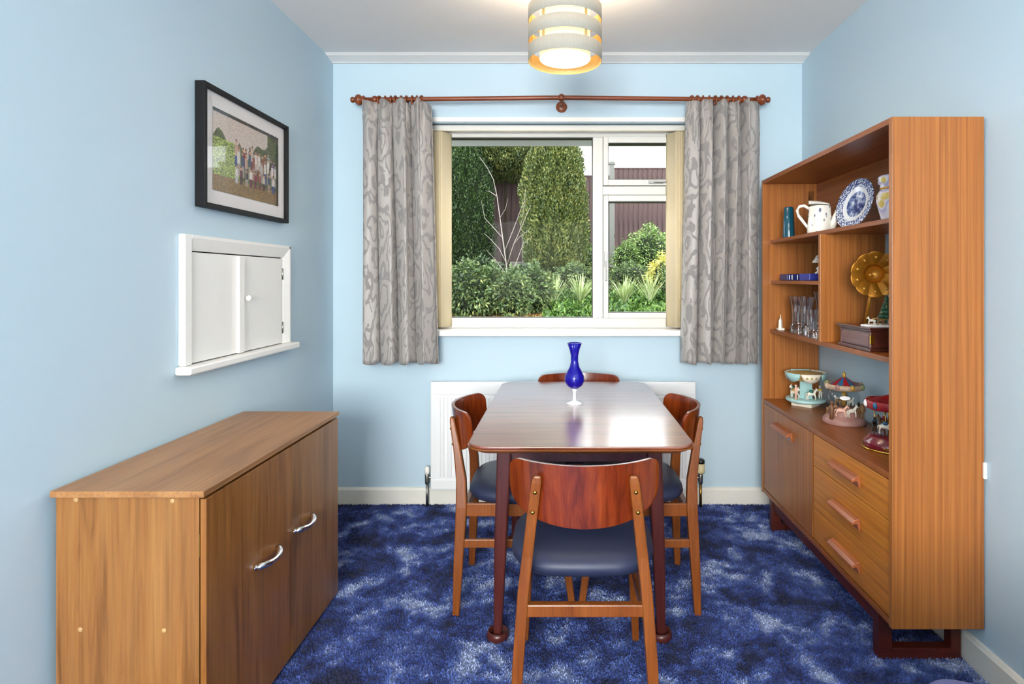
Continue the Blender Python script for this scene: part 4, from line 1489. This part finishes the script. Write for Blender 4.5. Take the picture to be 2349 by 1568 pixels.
MB().box(-.018, .03, -.092, -.066, .097, .118).box(.024, .032, -.092, -.066, .118, .13).build('sleigh', M['brown_paint'], gm, bevel=.004)
fg = MB().lathe([(.001, .112), (.012, .112), (.013, .125), (.008, .138), (.001, .14)], c=(.004, -.079, 0), seg=12)
fg.build('santa', M['red_paint'], gm)
MB().ball((.004, -.081, .144), .008, 10, 8).build('santa_head', M['snow'], gm)


def horse(mb, c, s, ang, leg_up=.3):
    """one little horse: trunk, neck, head, legs, tail as a single mesh"""
    Mx = Matrix.Translation(c) @ Matrix.Rotation(ang, 4, 'Z') @ Matrix.Scale(s, 4)
    mb.ball((0, 0, .60), (.36, .16, .17), 12, 8, M=Mx)
    mb.tube([(.24, 0, .66), (.38, 0, .84), (.44, 0, .98)], [.14, .10, .08], 8, M=Mx)
    mb.tube([(.40, 0, .99), (.52, 0, .93), (.64, 0, .82)], [.085, .08, .05], 8, M=Mx)
    mb.tube([(.42, .05, 1.03), (.42, .05, 1.13)], [.03, .008], 5, M=Mx)
    mb.tube([(.42, -.05, 1.03), (.42, -.05, 1.13)], [.03, .008], 5, M=Mx)
    for sy in (-1, 1):
        f = leg_up if sy > 0 else -.05
        mb.tube([(.26, sy * .09, .58), (.34 + f * .3, sy * .09, .32), (.34 + f * .1, sy * .09, .06)], [.085, .05, .05], 7, M=Mx)
        mb.tube([(-.26, sy * .09, .60), (-.36, sy * .09, .34), (-.34 - f * .3, sy * .09, .06)], [.10, .05, .05], 7, M=Mx)
    mb.tube([(-.34, 0, .66), (-.46, 0, .58), (-.50, 0, .36)], [.04, .055, .02], 6, M=Mx)
    return mb


M['horse_white'] = plain('cream_horse_paint', '#ece2d2', .35)
M['horse_brown'] = plain('brown_horse_paint', '#8a6440', .4, vary=.15)
M['horse_black'] = plain('black_horse_paint', '#211c1c', .35)
for k in range(2):
    horse(MB(), (-.078 + .030 * k, -.072 - .006 * k, .0925), .030, math.radians(185)).build('reindeer', M['horse_brown'] if k else M['horse_white'], gm)
MB().tube([(-.078, -.076, .118), (-.04, -.082, .115), (-.012, -.082, .114)], .0016, 6).build('reins', M['gold_paint'], gm)

# -- carousel 1 (pale teal)
M['teal_paint'] = plain('pale_teal_paint', '#a4c7c4', .4, vary=.08)
M['cream_paint'] = plain('cream_paint', '#e8dcc6', .4, vary=.04)
M['ochre_paint'] = plain('ochre_paint', '#b9975c', .45, vary=.1)
M['green_paint'] = plain('deep_green_paint', '#1f6a58', .4)
M['yellow_paint'] = plain('yellow_paint', '#cfa63a', .4)
k1 = thing('carousel_ornament', 'pale teal carousel ornament with cream horses and scalloped roof', 'ornament', (1.212, 2.93, ZT + EZ), math.radians(10))
MB().prism([(.072 * math.cos(PI / 4 + PI / 2 * k), .072 * math.sin(PI / 4 + PI / 2 * k)) for k in range(4)], 'z', 0, .020, M=Matrix.Rotation(math.radians(33), 4, 'Z')).build('plinth', M['cream_paint'], k1, bevel=.002)
MB().lathe([(.001, .0202), (.084, .0202), (.094, .026), (.095, .034), (.090, .038), (.001, .038)], seg=40).build('platform', M['teal_paint'], k1)
MB().lathe([(.034, .038), (.032, .130), (.001, .131)], seg=6, smooth=False).build('column', M['teal_paint'], k1)
rf = MB().lathe([(.001, .124), (.060, .126), (.088, .158), (.086, .162), (.040, .168), (.001, .169)], seg=8, smooth=False)
rf.build('roof', M['ochre_paint'], k1)
for k in range(6):
    a = 2 * PI * k / 6 + .25
    sh = MB()
    n0 = 13
    pts3, pts4 = [], []
    for i in range(n0):
        q = -1 + 2 * i / (n0 - 1)
        aa = a + q * .50
        r_ = .093 / max(.9, math.cos(q * .40))
        pts3.append((r_ * math.cos(aa), r_ * math.sin(aa), .166))
        r2 = r_ * .93
        pts4.append((r2 * math.cos(aa), r2 * math.sin(aa), .166 - .008 - .034 * math.sqrt(max(0, 1 - q * q))))
    sh.add(pts3 + pts4, [(i, i + 1, n0 + i + 1, n0 + i) for i in range(n0 - 1)], True)
    sp_ = sh.build('scallop', M['teal_paint'] if k % 2 else M['cream_paint'], k1, solid=.004)
    if k % 2 == 0:
        for q in (-.5, 0., .5):
            aa = a + q * .45
            MB().ball((.0935 * math.cos(aa), .0935 * math.sin(aa), .147), .0055, 8, 6).build('rosette', M['ochre_paint'], sp_)
for k in range(5):
    a = 2 * PI * k / 5 - 1.75
    hs = horse(MB(), (.066 * math.cos(a), .066 * math.sin(a), .0375), .055, a + PI / 2).build('horse', M['horse_white'], k1)
    MB().ball((.066 * math.cos(a), .066 * math.sin(a), .0375 + .042), (.011, .0105, .009), 10, 7).build('saddle', (M['green_paint'], M['yellow_paint'], M['red_paint'])[k % 3], hs)
a = -2.75
MB().lathe([(.006, .038), (.005, .07), (.008, .085), (.005, .098), (.001, .10)], c=(.078 * math.cos(a), .078 * math.sin(a), 0), seg=12).ball((.078 * math.cos(a), .078 * math.sin(a), .105), .0065, 10, 8).build('rider', M['pink_paint'], k1)

# -- carousel 2 (snow globe)
M['rose_stone'] = plain('rose_grey_resin', '#9a6f66', .5, vary=.25, scale=40)
M['floral_rim'] = plain('floral_rim_resin', '#b59a80', .5, vary=.45, scale=110)
M['green_soft'] = plain('soft_green_paint', '#7d8a5c', .45, vary=.2)
M['blue_paint'] = plain('blue_paint', '#2f5f84', .35)
k2 = thing('carousel_globe', 'carousel snow globe with blue and red roof and giraffe, in the middle of the counter', 'ornament', (1.233, 2.576, ZT + EZ))
MB().lathe([(.001, 0), (.086, 0), (.088, .006), (.086, .018), (.076, .030), (.066, .036), (.064, .048), (.060, .068), (.055, .074), (.001, .075)], seg=40).build('base', M['rose_stone'], k2)
MB().lathe([(.050, .0755), (.060, .088), (.064, .104), (.064, .118), (.060, .132), (.050, .1445)], seg=40, cap=True).build('globe', M['globe_glass'], k2)
MB().lathe([(.010, .076), (.010, .144)], seg=12).build('pole', M['gold_paint'], k2)
for k in range(4):
    a = k * PI / 2 + .4
    horse(MB(), (.034 * math.cos(a), .034 * math.sin(a), .078), .036, a + PI / 2).build('horse', M['horse_white'] if k % 2 else M['horse_brown'], k2)
MB().lathe([(.001, .1455), (.062, .1455), (.072, .150), (.078, .164), (.074, .172), (.060, .166), (.001, .164)], seg=40, mod=lambda a, k: 1 + .045 * math.cos(8 * a)).build('crown_rim', M['floral_rim'], k2)
for k in range(12):
    a0, a1_ = 2 * PI * k / 12, 2 * PI * (k + 1) / 12
    ro0, ro1 = .056, .006
    MB().add([(ro0 * math.cos(a0), ro0 * math.sin(a0), .166), (ro0 * math.cos(a1_), ro0 * math.sin(a1_), .166), (ro1 * math.cos(a1_), ro1 * math.sin(a1_), .200), (ro1 * math.cos(a0), ro1 * math.sin(a0), .200)], [(0, 1, 2, 3)]).build('roof_segment', M['blue_paint'] if k % 2 else M['red_paint'], k2, solid=.002)
MB().lathe([(.009, .198), (.006, .206), (.008, .212), (.004, .220), (.001, .224)], seg=12).build('finial', M['gold_paint'], k2)
for k in range(8):
    a = 2 * PI * k / 8
    MB().ball((.075 * math.cos(a), .075 * math.sin(a), .163), (.011, .011, .014), 8, 6).build('rosette', (M['floral_rim'], M['rose_stone'], M['gold_paint'], M['green_soft'])[k % 4], k2)
a = math.radians(-112)
oval = MB().prism([(.021 * math.cos(2 * PI * k / 24), .0085 * math.sin(2 * PI * k / 24)) for k in range(24)], 'y', -.001, .001, M=Matrix.Translation((.0655 * math.cos(a), .0655 * math.sin(a), .119)) @ Matrix.Rotation(a + PI / 2, 4, 'Z'))
oval.build('white_oval', M['snow'], k2)  # flat white oval set just off the globe
for k, (a, mt) in enumerate(((-2.2, M['pink_paint']), (-1.55, M['horse_white']), (-.95, M['horse_brown']), (-2.9, M['horse_brown']), (-.35, M['horse_black']))):
    horse(MB(), (.066 * math.cos(a), .066 * math.sin(a), .036), .050, a + PI / 2 + .2).build('animal', mt, k2)
a = -.75
gx, gy_ = .074 * math.cos(a), .074 * math.sin(a)
gi = MB().ball((gx, gy_, .070), (.014, .012, .022), 10, 8)
for dx in (-.006, .006):
    gi.tube([(gx + dx, gy_, .055), (gx + dx, gy_, .028)], .0035, 6)
gi.tube([(gx + .004, gy_, .082), (gx + .020, gy_, .105), (gx + .028, gy_, .120)], [.008, .005, .004], 8).ball((gx + .031, gy_, .122), (.008, .004, .004), 8, 6)
gi.build('giraffe', M['horse_brown'], k2)
a = 3.6
MB().lathe([(.010, .024), (.007, .05), (.011, .072), (.006, .086), (.001, .09)], c=(.077 * math.cos(a), .077 * math.sin(a), 0), seg=12).ball((.077 * math.cos(a), .077 * math.sin(a), .095), .007, 10, 8).build('figure', M['brown_paint'], k2)

# -- carousel 3 (red base)
M['burgundy'] = plain('burgundy_lacquer', '#6e1424', .2, vary=.06, Coat_Weight=.4)
k3 = thing('carousel_music_box', 'burgundy carousel music box at the near end of the counter', 'ornament', (1.215, 2.185, ZT + EZ))
MB().lathe([(.001, 0), (.094, 0), (.095, .004), (.094, .007), (.001, .007)], seg=48).build('gold_rim', M['gold'], k3)
MB().lathe([(.001, .0071), (.092, .0071), (.086, .030), (.074, .038), (.070, .046), (.060, .050), (.001, .051)], seg=48).build('base', M['burgundy'], k3)
sc_ = []
for i in range(26):
    q = i / 25
    a = math.radians(-135 + 30 * q)
    z = .017 + .004 * math.sin(q * 34) + .002 * math.sin(q * 15)
    r_ = .0925 - (z - .007) * .26
    sc_.append((r_ * math.cos(a), r_ * math.sin(a), z))
MB().tube(sc_, .0011, 5).build('gold_script', M['gold'], k3)
MB().tube([(0, 0, .05), (0, 0, .175)], .006, 10).build('pole', M['gold'], k3)
MB().lathe([(.001, .158), (.064, .156), (.074, .146), (.078, .150), (.082, .176), (.078, .180), (.072, .172), (.030, .190), (.001, .200)], seg=40, mod=lambda a, k: 1 + .035 * math.cos(9 * a)).build('canopy', M['red_paint'], k3)
for k in range(9):
    a = 2 * PI * k / 9 + .1
    MB().ball((.080 * math.cos(a), .080 * math.sin(a), .165), (.009, .009, .014), 8, 6).build('canopy_shield', (M['gold_paint'], M['snow'], M['blue_paint'])[k % 3], k3)
for k in range(5):
    a = 2 * PI * k / 5 - 2.35
    x, y = .050 * math.cos(a), .050 * math.sin(a)
    hs = horse(MB(), (x, y, .058), .052, a + PI / 2).build('horse', (M['horse_white'], M['horse_black'], M['horse_white'], M['horse_brown'], M['horse_black'])[k], k3)
    MB().tube([(x, y, .048), (x, y, .158)], .0016, 6).build('rod', M['gold'], hs)
    MB().ball((x, y, .100), (.010, .010, .008), 8, 6).build('saddle', (M['blue_paint'], M['red_paint'])[k % 2], hs)

# ================================================================ ARMCHAIR, its arm just showing in the near right corner
ar = thing('armchair', 'blue grey upholstered chair whose rounded arm shows at the bottom right edge', 'armchair', (.905, .545, 0), math.radians(70))


def pad(name, x0, x1, y0, y1, z0, z1, r):
    b_ = MB().box(x0, x1, y0, y1, z0, z1).build(name, M['stool'], ar, bevel=r, seg=6)
    b_.data.polygons.foreach_set('use_smooth', [True] * len(b_.data.polygons))
    return b_


pad('arm', -.36, -.225, -.12, .44, .10, .605, .055)
pad('arm', .225, .36, -.12, .44, .10, .605, .055)
pad('backrest', -.36, .36, -.26, -.121, .10, .98, .055)  # unseen high back, shaped to shade the lower wall unit
pad('seat_base', -.224, .224, -.119, .40, .10, .30, .03)
pad('seat_cushion', -.222, .222, -.118, .42, .301, .43, .045)
for x in (-.29, .29):
    for y in (-.19, .37):
        MB().tube([(x, y, .10), (x * 1.03, y * 1.03, 0)], [.02, .014], 10).build('leg', M['chair_wood'], ar)

# ================================================================ PENDANT LAMPS
t = NT('linen_shade')
wv = t.noise(t.coord(scale=(160, 160, 40)), 1.0, 2)
t.l(t.mix(wv, '#a29c90', '#b4aea1'), t.b.inputs['Base Color'])
t.set(Roughness=.85)
tr = t.n('ShaderNodeBsdfTranslucent')
tr.inputs[0].default_value = lin('#e8cf9c')
mx = t.n('ShaderNodeMixShader')
mx.inputs[0].default_value = .07
t.l(t.b.outputs[0], mx.inputs[1])
t.l(tr.outputs[0], mx.inputs[2])
t.l(mx.outputs[0], t.out.inputs[0])
M['linen'] = t.m
M['gold_lining'] = plain('gold_shade_lining', '#c2a063', .5, .1, vary=.05)


def emit(name, col, strength):
    t = NT(name)
    t.l(t.mix(t.noise(t.coord(), 4), col, col), t.b.inputs['Base Color'])
    t.b.inputs['Emission Color'].default_value = lin(col)
    t.b.inputs['Emission Strength'].default_value = strength
    return t.m


M['diff_side'] = emit('lit_inner_drum', '#ffe6ac', 1.15)
M['diff_bottom'] = emit('lit_diffuser', '#fff3dc', 26.0)


def pendant(label, x, y, zb, power):
    th = thing('pendant_lamp', label, 'lamp', (x, y, zb), 0, 'pendant lamps')
    R = .140
    for z0, z1 in ((0, .055), (.077, .132), (.154, .209)):
        bd = MB().lathe([(R, z0), (R + .0015, z0 + .001), (R + .0015, z1 - .001), (R, z1)], seg=64, cap=False).build('shade_band', M['linen'], th)
        MB().lathe([(R, z1), (R - .0012, z1 - .001), (R - .0012, z0 + .001), (R, z0)], seg=64, cap=False).build('lining', M['gold_lining'], bd)
    MB().lathe([(.097, .012), (.097, .207), (.093, .207), (.093, .012)], seg=48, cap=False).build('inner_drum', M['diff_side'], th)
    MB().lathe([(.001, .010), (.096, .010), (.097, .012), (.096, .014), (.001, .014)], seg=48).build('diffuser', M['diff_bottom'], th)
    for a in (.9, 2.24, 4.7):
        MB().box(.096, .1385, -.004, .004, .04, .048, M=Matrix.Rotation(a, 4, 'Z')).build('spoke', M['steel'], th)
    for a in (0.35, 1.57, 2.8, 4.1, 5.3):
        MB().box(.1375, .1385, -.006, .006, .002, .207, M=Matrix.Rotation(a, 4, 'Z')).build('upright', M['gold_lining'], th)
    MB().tube([(0, 0, .2), (0, 0, ZC - zb - .03)], .004, 8).build('cord', M['gloss_white'], th)
    MB().tube([(-.097, 0, .203), (.097, 0, .203)], .003, 6).build('spider', M['steel'], th)
    MB().lathe([(.001, ZC - zb - .032), (.02, ZC - zb - .032), (.046, ZC - zb - .012), (.048, ZC - zb), (.001, ZC - zb)], seg=28).build('ceiling_rose', M['gloss_white'], th)
    bu = bpy.data.lights.new('bulb', 'POINT')
    bu.energy, bu.color, bu.shadow_soft_size = power, (1, .84, .62), .04
    bo_ = bpy.data.objects.new('bulb', bu)
    COL.objects.link(bo_)
    bo_.parent = th
    bo_.location = (0, 0, .172)
    return th


pendant('tiered linen drum pendant lamp lit above the dining table', (1296 - VX) / 596, F / 596, 2.105, 28)
pendant('unseen tiered drum pendant lamp added behind the viewer for fill light', -.1, -.9, 2.105, 170)  # second lamp added out of view to brighten ceiling and walls
